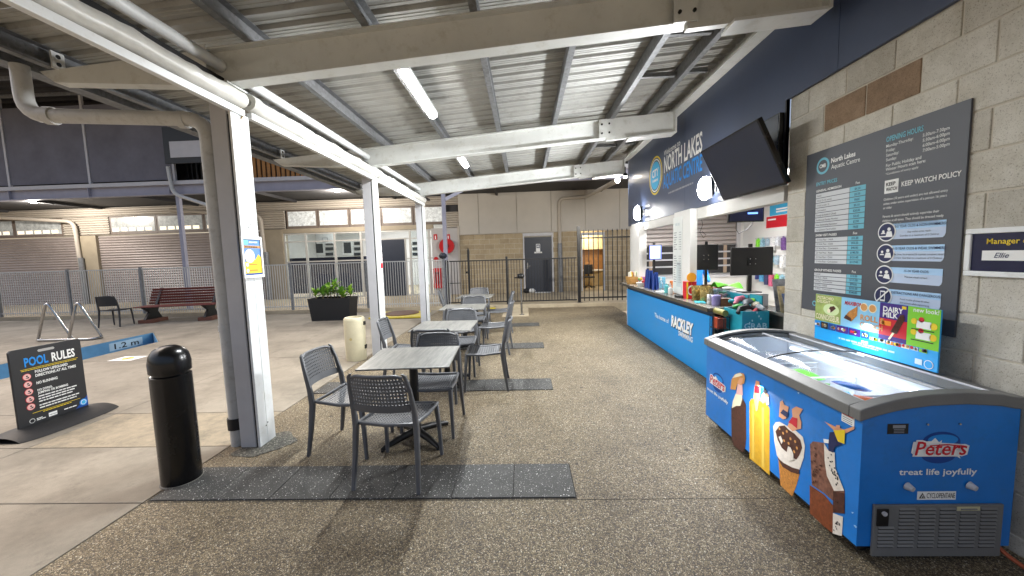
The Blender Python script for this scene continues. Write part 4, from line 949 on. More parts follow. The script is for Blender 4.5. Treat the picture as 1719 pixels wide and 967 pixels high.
D.disc(L+Wb*.95, Hb*.10, .026, I_W, 2); D.disc(L+Wb*.95, Hb*.10, .022, mat('promo_blue', '#1aa0e8'), 3); q(.865, .06, .91, .15, flat('pale_square', '#cfe3ee'), 2)
D.build()

# ================================================================== stock on the kiosk counter
CT = .9195
def cpos(px, py): p = G(px, py, CT); return Vector((p.x, p.y, CT))
c = cpos(1067, 470); c.x = max(c.x, 2.30)
bk = thing('wicker_basket', 'wicker basket of snack bars on the fence end of the counter', 'basket', (2.34, 8.06, CT))
b = MB(); n = 4
b.add([(-.15,-.12,0),(.15,-.12,0),(.15,.12,0),(-.15,.12,0),(-.18,-.15,.15),(.18,-.15,.15),(.18,.15,.15),(-.18,.15,.15),(-.165,-.135,.145),(.165,-.135,.145),(.165,.135,.145),(-.165,.135,.145)],
      [(3,2,1,0),(0,1,5,4),(1,2,6,5),(2,3,7,6),(3,0,4,7),(4,5,9,8),(5,6,10,9),(6,7,11,10),(7,4,8,11),(8,9,10,11)]); b.build('basket', CARD, bk, fix=False)
for k in range(3): MB().tube([(-.16-.007*k, -.13-.007*k, .04+.04*k), (.16+.007*k, -.13-.007*k, .04+.04*k), (.16+.007*k, .13+.007*k, .04+.04*k), (-.16-.007*k, .13+.007*k, .04+.04*k), (-.16-.007*k, -.13-.007*k, .04+.04*k)], .008, 6).build('weave_ring', CARD, bk)
cols = ['#d8d8cc', '#c9b24a', '#b33a34', '#e4e0d0', '#7aa04a', '#e8d9a0', '#c45a30', '#9fb8c8']
for k in range(8):
    o = MB().box(-.018, .018, -.05, .05, 0, .10).build('snack_bar', mat('snack_%d' % k, cols[k], .35, 0, .2, 30), bevel=.006, loc=(2.22+.032*k, 8.06+rnd.uniform(-.05, .05), CT+.151))
    o.rotation_euler = (rnd.uniform(-.15, .15), rnd.uniform(-.15, .15), rnd.uniform(-.3, .3))
    tag(o, '%s snack bar in the wicker basket' % ['white', 'gold', 'red', 'ivory', 'green', 'pale yellow', 'rust', 'grey-blue'][k], 'snack bar', 'snack bars in the basket')
bowl = tag(MB().lathe([(.05, 0), (.09, .05), (.10, .07), (.092, .07), (.06, .03)], 18).build('bowl', WALLW, smooth=True, loc=(2.28, 7.50, CT)), 'white bowl of wrapped sweets on the counter', 'bowl')
for k in range(7):
    a = k*.9; o = MB().blob((0, 0, 0), .032, .025, .03, 8, 5, .15).build('wrapped_sweet', mat('sweet_%d' % k, ['#c23a3a', '#e0d8d0', '#2d2d33', '#c85a7a', '#5a8a4a', '#d8a23a', '#7a3a8a'][k], .3), smooth=True, loc=(2.28+.045*math.cos(a), 7.50+.045*math.sin(a), CT+.085+.012*k))
    tag(o, '%s wrapped sweet heaped in the white bowl' % ['red', 'white', 'black', 'pink', 'green', 'orange', 'purple'][k], 'sweet', 'sweets in the bowl')
BAGB = mat('blue_bag', '#173a86', .5, 0, .25, 14)
for k in range(5):
    h = .27+.03*(k % 3)+.04*(k == 4); o = MB().grid(lambda a, q_: ((a-.5)*.10*(1-.35*q_), .05*math.sin(a*6.28)*(1-.6*q_), h*q_), 10, 6)
    o.add([(v[0], -v[1]-.006, v[2]) for v in o.v], [tuple(reversed(f)) for f in o.f]); o = o.build('blue_bag', BAGB, smooth=True, loc=(2.27+.06*(k % 2), 6.70+.10*k, CT), fix=False)
    o.rotation_euler = (0, 0, rnd.uniform(-.4, .4))
    tag(o, 'upright dark blue bag, %s in the row from the pillar' % ['first', 'second', 'third', 'fourth', 'fifth'][k], 'bag', 'blue bags on the counter')
CLR = glass('clear_plastic', (.9, .95, .97), .15, .08)
for k, (x, y, h, m, lb) in enumerate(((2.26, 6.36, .19, CLR, 'clear pump bottle beside the blue bags'), (2.27, 6.14, .15, mat('aqua_bottle', '#5fb7bd', .3), 'aqua squeeze bottle under the price list'), (2.27, 5.98, .12, WALLW, 'small white tub under the price list'))):
    t = thing('bottle', lb, 'bottle', (x, y, CT)); MB().lathe([(.030, 0), (.034, .01), (.034, h*.75), (.014, h*.86), (.014, h)], 14).build('body', m, t, smooth=True)
    MB().lathe([(.016, h), (.016, h+.02), (.008, h+.022), (.008, h+.05)], 10).build('cap', WALLW if k < 2 else LAV, t, smooth=True)
rd = thing('sweet_display', 'red and yellow lolly display with round orange badge on the counter', 'display', (2.30, 5.36, CT))
MB().box(-.07, .07, -.06, .06, 0, .24).build('box', mat('lolly_red', '#c9202c', .35, 0, .2, 12), rd, bevel=.004)
D = Decal((2.30, 5.30, CT), *YN, parent=rd); D.disc(0, .12, .055, I_W, 0, .07); D.disc(0, .12, .04, I_R, 1, .05); D.rect(-.068, .0, -.045, .235, I_Y, 0); D.build()
MB().tube([(0, -.062, .30), (0, -.050, .30)], .065, 20).build('badge', mat('badge_orange', '#eda02a', .4), rd); MB().bar((0, -.05, .2), (0, -.05, .25), .02, .01).build('badge_stem', I_Y, rd)
def pouch(lbl, m, x, y, rz, w_=.16, h=.2, cat='chip packet'):
    b = MB()
    for s in (1, -1): b.grid(lambda a, q_: ((a-.5)*w_, s*.035*math.sin(math.pi*a)**.6*math.sin(math.pi*min(1, q_*.98+.01))**.6, h*q_), 8, 6)
    o = b.build('snack_packet', m, smooth=True, loc=(x, y, CT)); o.rotation_euler = (-.12, 0, rz); tag(o, lbl, cat, 'snack packets on the counter'); return o
GOLD = mat('gold_foil', '#b39a5e', .25, .6, .5, 30, .5, 60)
pouch('gold foil packet beside the red lolly display', GOLD, 2.31, 5.14, .3); pouch('gold foil packet with a pink label', GOLD, 2.36, 4.98, -.2); pouch('gold foil packet leaning at the clear tub', GOLD, 2.44, 5.08, .6)
pouch('brown foil packet behind the gold ones', mat('brown_foil', '#6b5138', .3, .5, .5, 30), 2.50, 5.25, .1)
D = Decal((2.36, 4.94, CT), *YN, parent=None)
tb = thing('sweet_tub', 'clear square tub of dark pink sweets on the counter', 'tub', (2.45, 4.84, CT))
MB().box(-.10, .10, -.07, .07, .0, .004).box(-.10, -.096, -.07, .07, .004, .18).box(.096, .10, -.07, .07, .004, .18).box(-.096, .096, -.07, -.066, .004, .18).box(-.096, .096, .066, .07, .004, .18).build('tub', CLR, tb, fix=False)
b = MB()
for k in range(40): b.blob((rnd.uniform(-.08, .08), rnd.uniform(-.05, .05), .02+rnd.uniform(0, .09)), .016, .014, .014, 6, 4)
stuff(b.build('sweets', mat('dark_pink_sweets', '#8a4a55', .4, 0, .5, 40), tb, smooth=True))
pt_ = tag(MB().lathe([(.045, 0), (.05, .01), (.05, .12), (.04, .13)], 16).build('jar', mat('lilac_jar', '#8f86b8', .2, 0, .2, 10), smooth=True, loc=(2.30, 4.62, CT)), 'lilac jar at the corner of the counter', 'jar')
gc = tag(MB().grid(lambda a, q_: ((a-.5)*.34, (q_-.5)*.18, .03+.05*math.sin(a*5+q_*3)*.5+.04*math.sin(q_*3.1)), 12, 8).build('folded_cloth', mat('lime_cloth', '#6cc832', .8, 0, .2, 20), smooth=True, loc=(2.72, 5.18, 1.062), fix=False), 'lime green cloth heaped on the raised shelf', 'cloth')
def monitor(lbl, x, y, zc, w_, h, rz, lit=False):
    t = thing('monitor', lbl, 'monitor', (x, y, 1.0605 if 4.5 < y < 5.7 else CT), rz)
    z = zc-t.location.z
    MB().box(-w_/2, w_/2, -.02, .015, z-h/2, z+h/2).build('case', BLACKP, t, bevel=.005)
    MB().box(-.02, .02, .02, .05, 0.0, z+h*.62).build('pole', BLACKP, t); MB().box(-.11, .11, -.04, .12, 0, .012).build('base', BLACKP, t)
    if not lit: MB().box(-.05, .05, -.035, -.0205, z-.05, z+.05).build('mount', RUBBER, t)
    if lit:
        MB().add([(-w_/2+.012, -.0225, z-h/2+.012), (w_/2-.012, -.0225, z-h/2+.012), (w_/2-.012, -.0225, z+h/2-.012), (-w_/2+.012, -.0225, z+h/2-.012)], [(0,1,2,3)]).build('screen', emit('lit_screen', '#6f7fd0', .8), t)
        MB().add([(-w_/2+.03, -.0235, z-h/2+.03), (w_/2-.05, -.0235, z-h/2+.03), (w_/2-.05, -.0235, z+h/2-.03), (-w_/2+.03, -.0235, z+h/2-.03)], [(0,1,2,3)]).build('page', emit('lit_page', '#b4bcf0', .8), t)
    else:
        for dx in (-.03, .03):
            for dz in (-.03, .03): MB().tube([(dx, -.04, z+dz), (dx, -.035, z+dz)], .006, 6).build('screw', STEEL, t)
    return t
monitor('till monitor with a lit page beside the wicker basket', 2.62, 7.72, 1.57, .27, .30, R(8), True)
monitor('black monitor seen from behind beside the pillar', 2.72, 5.78, 1.48, .32, .38, R(-25))
monitor('wide black monitor seen from behind above the grab bin', 2.74, 4.68, 1.44, .47, .34, R(-6))
# hanging shop television
t = thing('television', 'small ceiling television showing a blue bar inside the kiosk', 'television', tuple(PY(1251, 373, 5.6)))
MB().box(-.25, .25, -.02, .02, 0, .31).build('case', BLACKG, t, bevel=.004); MB().box(-.02, .02, .02, .05, .1, .41).build('hanger', BLACKP, t)
MB().box(-.235, .235, -.022, -.0205, .015, .295).build('screen', flat('navy_screen', '#0e1430', .15), t); MB().box(.02, .16, -.024, -.0225, .11, .135).build('blue_bar', emit('bar_blue', '#5a86e8', 1.2), t)
# person behind the till
pe = thing('person', 'person in a bright blue shirt standing behind the kiosk counter', 'person', (PY(1165.5, 437, 7.25).x, 7.25, .02))
J = [((0,0,.93),(.15,.11)), ((0,0,1.10),(.14,.10)), ((0,0,1.28),(.16,.11)), ((0,0,1.37),(.08,.07)), ((0,-.01,1.44),(.052,.055)),
     ((.17,0,1.34),(.06,.06)), ((.21,-.04,1.08),(.045,.045)), ((.16,-.24,1.02),(.036,.036)), ((.12,-.32,1.0),(.03,.022)),
     ((-.17,0,1.34),(.06,.06)), ((-.21,-.04,1.08),(.045,.045)), ((-.16,-.24,1.02),(.036,.036)), ((-.12,-.32,1.0),(.03,.022)),
     ((.09,0,.86),(.085,.09)), ((.10,-.01,.48),(.06,.065)), ((.10,.01,.09),(.04,.045)), ((.10,-.12,.04),(.038,.03)),
     ((-.09,0,.86),(.085,.09)), ((-.10,-.01,.48),(.06,.065)), ((-.10,.01,.09),(.04,.045)), ((-.10,-.12,.04),(.038,.03))]
Ed = [(0,1),(1,2),(2,3),(3,4),(2,5),(5,6),(6,7),(7,8),(2,9),(9,10),(10,11),(11,12),(0,13),(13,14),(14,15),(15,16),(0,17),(17,18),(18,19),(19,20)]
me = bpy.data.meshes.new('body'); me.from_pydata([j[0] for j in J], Ed, []); bo = bpy.data.objects.new('body', me); col.objects.link(bo); bo.parent = pe
sk = bo.modifiers.new('skin', 'SKIN'); ss = bo.modifiers.new('sub', 'SUBSURF'); ss.levels = 2; ss.render_levels = 2
for v, j in zip(me.skin_vertices[0].data, J): v.radius = j[1]; v.use_root = False
me.skin_vertices[0].data[0].use_root = True; me.materials.append(mat('shirt_blue', '#2586d8', .7, 0, .15, 20))
b = MB(); b.blob((0, -.01, 1.555), .076, .098, .118, 18, 12); b.tube([(0, -.10, 1.575), (0, -.125, 1.54), (0, -.10, 1.525)], [.008, .015, .010], 8)
for s in (1, -1): b.blob((s*.077, .0, 1.55), .012, .022, .032, 8, 6)
hd = b.build('head', SKIN, pe, smooth=True)
for s in (1, -1): MB().blob((s*.03, -.098, 1.568), .011, .006, .007, 8, 5).build('eye', BLACKG, hd, smooth=True)
MB().blob((0, -.098, 1.498), .024, .006, .006, 8, 5).build('mouth', mat('lips', '#9a5a50', .5), hd)
b = MB(); b.blob((0, .012, 1.59), .084, .102, .10, 18, 10, .02); b.blob((0, .06, 1.53), .075, .06, .10, 12, 8, .03); b.build('hair', HAIRM, pe, smooth=True)
# grab bin at the counter end
gb = thing('grab_bin', 'teal dump bin of sale goods at the end of the counter', 'bin', (2.45, 4.24, 0))
TEAL = mat('teal_print', '#1f93a6', .4, 0, .12, 10)
for (x0, x1, y0, y1) in ((2.29, 2.57, 4.05, 4.065), (2.29, 2.57, 4.405, 4.42), (2.29, 2.305, 4.0655, 4.4045), (2.555, 2.57, 4.0655, 4.4045)): pbox(gb, 'side', TEAL, x0, x1, y0, y1, .0, .93)
pbox(gb, 'base', TEAL, 2.306, 2.554, 4.066, 4.404, .70, .72); pbox(gb, 'header_card', TEAL, 2.555, 2.57, 4.16, 4.38, .931, 1.08)
D = Decal((2.43, 4.05, 0), *YN, parent=gb); D.text('GRAB', 0, .745, .085, flat('ink_pale', '#a9d6de'), 1, .02, 0, 1.1, 'CENTER')
for k in range(14): D.disc(rnd.uniform(-.12, .12), rnd.uniform(.66, .92), .008, flat('ink_pale', '#a9d6de'), 0, .013, 6)
D.build()
gcols = [('black', '#17171a'), ('white striped', '#cfd2d4'), ('coral', '#d2555a'), ('silver', '#9aa0a6'), ('green', '#3f9a4a'), ('navy', '#27304e'), ('grey', '#70757c'), ('cream', '#ddd3bd'), ('teal', '#2a9aa8'), ('pink', '#d77a96'), ('dark grey', '#35383e'), ('lime', '#8cc63a')]
for k, (nm, cc) in enumerate(gcols):
    t_ = k % 3; b = MB()
    if t_ == 0: b.tube([(-.09, 0, 0), (-.03, .02, .03), (.04, 0, .035), (.09, -.02, 0)], [.02, .032, .03, .015], 10)
    elif t_ == 1: b.blob((0, 0, 0), .07, .045, .03, 10, 6, .12)
    else: b.tube([(.05*math.cos(a), .03*math.sin(a), .01*math.sin(2*a)) for a in [6.283*q_/12 for q_ in range(13)]], .016, 8)
    o = b.build('sale_item', mat('sale_%d' % k, cc, .5, 0, .35, 40), smooth=True, loc=(2.345+.055*(k % 4)+rnd.uniform(-.01, .01), 4.12+.09*((k//4) % 3), .905+.05*(k//4)+rnd.uniform(0, .03)))
    o.rotation_euler = (rnd.uniform(-.4, .4), rnd.uniform(-.4, .4), rnd.uniform(0, 3))
    tag(o, '%s %s heaped in the teal bin' % (nm, ('swim shoe', 'swim cap', 'goggle strap')[t_]), 'swimwear', 'sale goods in the bin')
    bm_ = pbox(gb, 'false_floor', BLACKP, 2.307, 2.553, 4.068, 4.402, .84, .86) if k == 0 else None
rk = thing('snack_rack', 'black wire rack of snacks below the counter end', 'rack', (2.22, 4.34, 0))
b = MB()
for z in (.3, .5, .7, .84): b.tube([(2.14, 4.25, z), (2.27, 4.25, z), (2.27, 4.43, z), (2.14, 4.43, z), (2.14, 4.25, z)], .004, 5)
for (x, y) in ((2.14, 4.25), (2.27, 4.25), (2.27, 4.43), (2.14, 4.43), (2.205, 4.25), (2.14, 4.34)): b.tube([(x, y, 0), (x, y, .85)], .005, 5)
part(rk, b, 'wire_frame', BLACKP)
for z in (.3, .5, .7): pbox(rk, 'shelf', BLACKP, 2.145, 2.265, 4.255, 4.425, z-.003, z+.003)
for k, (z, cc, nm) in enumerate(((.303, '#c9682c', 'orange'), (.503, '#d8cbb0', 'cream'), (.703, '#b5482c', 'red'))):
    tag(MB().box(-.045, .045, -.06, .06, 0, .12).build('snack_box', mat('rack_box_%d' % k, cc, .4, 0, .3, 30), bevel=.006, loc=(2.205, 4.34, z)), '%s snack box on the black wire rack' % nm, 'box', 'boxes on the snack rack')
rl = tag(MB().tube([(0, -.11, 0), (0, .11, 0)], .035, 12).build('rolled_packet', mat('olive_gold', '#8a8448', .35, .2, .4, 30), smooth=True, loc=(2.21, 4.34, .886)), 'olive gold rolled packet lying on top of the wire rack', 'packet')
# brochure stand and goods wall
bs = thing('brochure_stand', 'clear stand of swim school brochures on the counter return', 'brochure stand', (2.80, 4.05, .9155))
for k in range(3):
    MB().add([(-.12, -.10+.08*k, 0), (.12, -.10+.08*k, 0), (.12, -.02+.08*k, .20+.07*k), (-.12, -.02+.08*k, .20+.07*k), (-.12, -.095+.08*k, 0), (.12, -.095+.08*k, 0), (.12, -.015+.08*k, .20+.07*k), (-.12, -.015+.08*k, .20+.07*k)],
             [(0,1,2,3),(7,6,5,4),(0,4,5,1),(1,5,6,2),(2,6,7,3),(3,7,4,0)]).build('brochure', mat('brochure_%d' % k, ['#5d6f9a', '#c9b78e', '#8a8f98'][k], .35, 0, .5, 18), bs)
MB().box(-.13, .13, -.12, .12, 0, .003).build('tray', CLR, bs)
gw = thing('goods_panel', 'slatted display panel with blue and red signs on the kiosk side wall', 'display panel', (5.05, 7.6, .6))
pbox(gw, 'panel', WALLW, 5.035, 5.058, 6.7, 8.5, .5, 2.4)
for z in (1.05, 1.42, 1.78): pbox(gw, 'hook_rail', LAV, 5.01, 5.034, 6.75, 8.45, z+.01, z+.03)
D = Decal((5.033, 7.6, 1.5), *XN, parent=gw)
a = D.uv(1292, 363); D.rect(a[0], a[1]-.0, a[0]+.9, a[1]+.42, I_CY, 0); D.text('VO', a[0]+.33, a[1]+.25, .2, I_W, 1, .03); D.disc(a[0]+.2, a[1]+.32, .07, I_W, 1); D.disc(a[0]+.2, a[1]+.32, .045, I_CY, 2); D.rect(a[0]+.2, a[1]+.1, a[0]+.75, a[1]+.13, I_W, 1); D.rect(a[0]+.2, a[1]+.05, a[0]+.7, a[1]+.08, I_W, 1)
D.rect(a[0]-.1, a[1]-.24, a[0]+.9, a[1]-.012, I_R, 0); D.rect(a[0]-.05, a[1]-.09, a[0]+.2, a[1]-.06, I_W, 1); D.build()
hc = ['#6a4a86', '#2d2f55', '#8fb6c8', '#c9cfd6', '#4a8fb8', '#7fd23a', '#d8e0e4', '#3a3f7a', '#c05a7a', '#9ab0c0']; hn = ['violet', 'navy', 'pale aqua', 'silver', 'blue', 'lime', 'white', 'indigo', 'pink', 'grey']
for r_, z in enumerate((1.05, 1.42, 1.78)):
    for k in range(10):
        i = (k*3+r_*4) % 10; y = 6.85+.158*k
        o = MB().box(-.03, .03, -.045, .045, -.22, 0).box(-.004, .004, -.03, .03, 0, .03).build('hanging_pack', mat('hang_%d' % i, hc[i], .35, 0, .45, 40), bevel=.012, loc=(4.972, y, z-.002)); o.scale = (rnd.uniform(.7, 1.1), rnd.uniform(.7, 1.15), rnd.uniform(.55, 1.15)); o.rotation_euler = (rnd.uniform(-.08, .08), 0, rnd.uniform(-.3, .3))
        tag(o, '%s goggle pack hanging on the %s hook row of the shop wall' % (hn[i], ('lowest', 'middle', 'top')[r_]), 'goggle pack', 'goggle packs on the shop wall')

# ================================================================== tables and chairs
def perforated(mb, fn, nu, nv, hole, th):
    """sheet on fn(u,v) with a grid of square holes; th = thickness along the local normal"""
    def P(u, v):
        e = 1e-3; p = Vector(fn(u, v)); n = (Vector(fn(u+e, v))-p).cross(Vector(fn(u, v+e))-p).normalized(); return p, n
    for i in range(nu):
        for j in range(nv):
            u0, u1, v0, v1 = i/nu, (i+1)/nu, j/nv, (j+1)/nv; du = (u1-u0)*(1-hole)/2; dv = (v1-v0)*(1-hole)/2
            co_ = [(u0, v0), (u1, v0), (u1, v1), (u0, v1)]; ci = [(u0+du, v0+dv), (u1-du, v0+dv), (u1-du, v1-dv), (u0+du, v1-dv)]
            vs_ = []
            for (a, b) in co_+ci: p, n = P(a, b); vs_.append(p+n*th/2)
            for (a, b) in co_+ci: p, n = P(a, b); vs_.append(p-n*th/2)
            fs = []
            for k in range(4):
                l = (k+1) % 4; fs += [(k, l, 4+l, 4+k), (8+l, 8+k, 12+k, 12+l), (4+k, 4+l, 12+l, 12+k)]
            mb.add(vs_, fs)
    return mb
def sweep(mb, pts, prof_w, prof_d):           # rounded-rectangle leg section along pts (w = x half, d = y half)
    n = 8; b = len(mb.v)
    for (p, a, c) in zip(pts, prof_w, prof_d):
        for k in range(n):
            t = 2*math.pi*(k+.5)/n; cx = math.copysign(abs(math.cos(t))**.5, math.cos(t)); sx = math.copysign(abs(math.sin(t))**.5, math.sin(t))
            mb.v.append((p[0]+a*cx, p[1]+c*sx, p[2]))
    for i in range(len(pts)-1):
        for k in range(n): q0 = b+i*n+k; q1 = b+i*n+(k+1) % n; mb.f.append((q0, q1, q1+n, q0+n))
    mb.f.append(tuple(b+k for k in reversed(range(n)))); mb.f.append(tuple(b+(len(pts)-1)*n+k for k in range(n)))
    return mb
def make_chair(solid=False, m=PLAST):
    t = thing('chair', 'x', 'chair')
    def seat(u, v):                            # v: back to front
        x = (u-.5)*(.42+.03*v); y = -.19+.42*v; z = .452-.020*math.sin(math.pi*v)-.010*math.cos((u-.5)*math.pi)-.012*(v > .9)*(v-.9)/.1
        return (x, y, z)
    def back(u, v):
        w_ = .43-.055*max(0, v-.72)/.28*1.0; s = (u-.5)
        x = s*w_; y = -.235-.055*v-.045*(1-(2*s)**2)*1.0; z = .565+.275*v-.035*max(0, abs(2*s)-.72)/.28*(v > .85)*((v-.85)/.15)
        return (x, y, z)
    if solid:
        b = MB(); b.grid(lambda u, v: back(u, v), 10, 6).grid(lambda u, v: tuple(Vector(back(u, v))+Vector((0, .012, 0))), 10, 6); b.build('backrest', m, t, smooth=True, fix=False)
        b = MB(); b.grid(seat, 8, 8).grid(lambda u, v: tuple(Vector(seat(u, v))-Vector((0, 0, .014))), 8, 8); st = b.build('seat', m, t, smooth=True, fix=False)
    else:
        br = perforated(MB(), lambda u, v: back(.05+.9*u, .17+.75*v), 18, 8, .44, .007).build('backrest', m, t, fix=False)
        st = perforated(MB(), lambda u, v: seat(.04+.92*u, .06+.88*v), 18, 13, .40, .008).build('seat', m, t, fix=False)
        b = MB()                                  # plain lower band and top roll of the backrest
        b.grid(lambda u, v: tuple(Vector(back(.03+.94*u, .175*v))+Vector((0, .005, 0))), 14, 2).grid(lambda u, v: tuple(Vector(back(.03+.94*u, .175*v))-Vector((0, .006, 0))), 14, 2)
        b.build('back_band', m, br, smooth=True, fix=False)
    b = MB(); b.tube([back(.5-.5*math.cos(math.pi*k/16)*.94, .955) for k in range(17)], .011, 8); b.build('top_rail', m, t, smooth=True)
    sf = MB(); sf.tube([seat(0, .0), seat(0, .5), seat(0, .97), seat(.12, 1), seat(.5, 1.0), seat(.88, 1), seat(1, .97), seat(1, .5), seat(1, 0), seat(.5, -.02), seat(0, .0)], .014, 8)
    sf.build('seat_frame', m, t, smooth=True)
    for s in (1, -1):
        b = sweep(MB(), [(s*.237, -.262, 0), (s*.228, -.228, .22), (s*.222, -.205, .43), (s*.219, -.222, .56), (s*.212, -.262, .72), (s*.196, -.292, .822), (s*.180, -.298, .838)],
                  [.014, .016, .018, .016, .013, .012, .008], [.014, .019, .024, .020, .015, .012, .008]); b.build('leg', m, t, smooth=True)
        b = sweep(MB(), [(s*.232, .245, 0), (s*.224, .232, .25), (s*.214, .212, .435), (s*.205, .19, .452)], [.013, .016, .018, .012], [.013, .017, .022, .014]); b.build('leg', m, t, smooth=True)
    return t
ch0 = make_chair(); GRP = 'grey perforated chairs at the tables'
def put(o, lbl, x, y, deg, s=1.0):
    o.location = (x, y, .0); o.rotation_euler = (0, 0, R(deg)); tag(o, lbl, 'chair', GRP)
TB = ['the table nearest the bollard', 'the second table from the bollard', 'the third table from the bollard', 'the table nearest the black fence']
SIDE = {'b': 'bollard side', 'f': 'fence side', 'p': 'pool side', 'k': 'kiosk side'}
CH = [(0,'b',-.965,2.70,-6), (0,'p',-1.53,3.14,-96), (0,'f',-.895,3.45,179),
      (1,'b',-1.02,4.22,1), (1,'f',-.93,5.14,180), (1,'p',-1.52,4.70,-86), (1,'k',-.50,4.56,92),
      (2,'b',-1.0,5.86,2), (2,'f',-.98,6.86,178), (2,'k',-.52,6.20,86),
      (3,'b',-1.02,7.52,-2), (3,'f',-1.08,8.68,182), (3,'k',-.56,7.90,95), (3,'p',-1.62,8.42,-80)]
first = True
for (ti, sd, x, y, dg) in CH:
    o = ch0 if first else copy_tree(ch0); first = False
    put(o, 'grey perforated plastic chair on the %s of %s' % (SIDE[sd], TB[ti]), x, y, dg)
    o.location.z = .0085 if any(a-.3 < y < b+.3 for a, b in STRIPS) else .0005
def m_hpl():
    m, t, p, o = base('streaky_grey_table_top'); co_ = wcoord(t)
    mp = N(t, 'ShaderNodeMapping'); mp.inputs['Rotation'].default_value = (0, 0, R(-38)); mp.inputs['Scale'].default_value = (34, 3.5, 10); t.links.new(co_, mp.inputs[0])
    f = noise(t, mp.outputs[0], 1.0, 7, .7); cc = ramp(t, f, [(.25, '#454440'), (.45, '#605f5b'), (.6, '#77756f'), (.8, '#565654')])
    t.links.new(cc, p.inputs['Base Color']); p.inputs['Roughness'].default_value = .38; bump(t, p, f, .12, .002); return m
HPL = m_hpl()
tb0 = thing('cafe_table', 'x', 'table')
MB().box(-.37, .37, -.35, .35, .725, .738).build('table_top', HPL, tb0, bevel=.004)
MB().box(-.20, .20, -.20, .20, .712, .7245).build('top_bracket', BLACKP, tb0)
MB().tube([(0, 0, .05), (0, 0, .712)], .038, 16).build('column', BLACKP, tb0, smooth=True)
for k in range(4):
    a = R(45+90*k); d = Vector((math.cos(a), math.sin(a), 0))
    MB().tube([d*.02+Vector((0, 0, .07)), d*.16+Vector((0, 0, .055)), d*.30+Vector((0, 0, .028)), d*.335+Vector((0, 0, .018))], [.034, .030, .022, .016], 10).build('foot', BLACKP, tb0, smooth=True)
    MB().lathe([(.016, 0), (.016, .012)], 10, d*.325).build('glide', RUBBER, tb0)
for i, (x, y, dg) in enumerate(((-1.0, 3.23, 3), (-1.02, 4.70, -1), (-1.06, 6.44, 1), (-1.07, 8.12, -2))):
    o = tb0 if i == 0 else copy_tree(tb0)
    o.location = (x, y, .001); o.rotation_euler = (0, 0, R(dg))
    tag(o, ['square grey streaked cafe table nearest the bollard', 'square grey streaked cafe table, second from the bollard', 'square grey streaked cafe table, third from the bollard', 'square grey streaked cafe table nearest the black fence'][i], 'table', 'cafe tables in a row')

# ================================================================== bollard, bin, notices on posts
bo_ = thing('bollard', 'glossy black steel bollard with domed cap at the paving edge', 'bollard', (-2.60, 2.62, .004))
MB().lathe([(.121, 0), (.121, .80), (.113, .806)], 28).build('shaft', BLACKG, bo_, smooth=True)
MB().lathe([(.104, .806), (.104, .824), (.122, .828), (.124, .895), (.114, .950), (.088, .990), (.048, 1.012), (.010, 1.018)], 28).build('cap', BLACKG, bo_, smooth=True)
MB().lathe([(.130, -.001), (.127, .004), (.1215, .006)], 28).build('base_seal', mat('grey_seal', '#6d6a64', .8), bo_)
bn = thing('litter_bin', 'cream round plastic bin standing beside the second white post', 'bin', (-2.74, 5.90, 0))
MB().lathe([(.150, .0), (.156, .02), (.161, .64), (.156, .67), (.14, .688), (.12, .690), (.118, .66), (.115, .50)], 28).build('drum', BIN, bn, smooth=True)
MB().lathe([(.114, .501), (.02, .50)], 28).build('dark_inside', BLACKP, bn)
for z in (.18, .56): MB().box(.150, .170, -.03, .03, z, z+.06).build('hinge', BLACKP, bn)
D = Decal((-2.74, 5.739, 0), *YN, parent=bn); D.disc(.0, .36, .022, flat('bin_mark', '#c2b27e'), 0); D.build()
nf = thing('notice_frame', 'white framed yellow and blue printed notice on the first white post', 'notice', (-2.32, 3.17, 1.48))
pbox(nf, 'backing', I_BL, -2.322, -2.314, 3.05, 3.285, 1.475, 1.815)
for (a, b, c_, d) in ((3.045, 3.290, 1.47, 1.495), (3.045, 3.290, 1.795, 1.82)): pbox(nf, 'frame_rail', WHITE, -2.321, -2.305, a, b, c_, d, .003)
for (a, b) in ((3.045, 3.067), (3.268, 3.290)): pbox(nf, 'frame_rail', WHITE, -2.321, -2.3055, a, b, 1.4955, 1.7945, .003)
D = Decal((-2.314, 3.168, 1.645), *XP, parent=nf)
D.rect(-.1, -.15, .1, .15, mat('notice_sky', '#4f7fb8', .5), 0); D.rect(-.1, .105, -.04, .147, I_TEAL, 1); D.words(-.03, .122, .11, .010, I_W, 1); D.rect(-.1, .078, .1, .098, I_TN, 1); D.words(-.085, .083, .15, .008, I_K, 2)
D.poly([(-.1, -.15), (.1, -.15), (.1, -.0), (.07, .025), (.03, -.02), (-.1, -.04)], I_Y, 1); D.disc(-.035, .01, .058, I_CR, 2); D.disc(-.072, -.062, .016, I_W, 3); D.disc(-.072, -.112, .016, I_W, 3)
for z in (-.06, -.11): D.rect(-.05, z-.006, .05, z+.006, I_OR, 2)
D.rect(-.1, -.15, .1, -.135, I_DB, 2); D.build()
ws = tag(MB().box(-.003, 0, -.045, .045, -.17, .17).build('warning_strip', I_W, loc=(-2.3215, 6.105, 1.62)), 'narrow white and red warning strip on the second white post', 'notice')
D = Decal((-2.3215, 6.105, 1.62), *XP, parent=ws); D.rect(-.045, -.17, .045, -.09, I_R, 0); D.disc(0, .0, .034, I_R, 0); D.disc(0, .0, .025, I_W, 1); D.disc(0, -.06, .028, I_R, 0); D.disc(0, -.06, .02, I_W, 1); D.text('NO', 0, .09, .05, I_K, 1, .02, 0, 1, 'CENTER'); D.build()

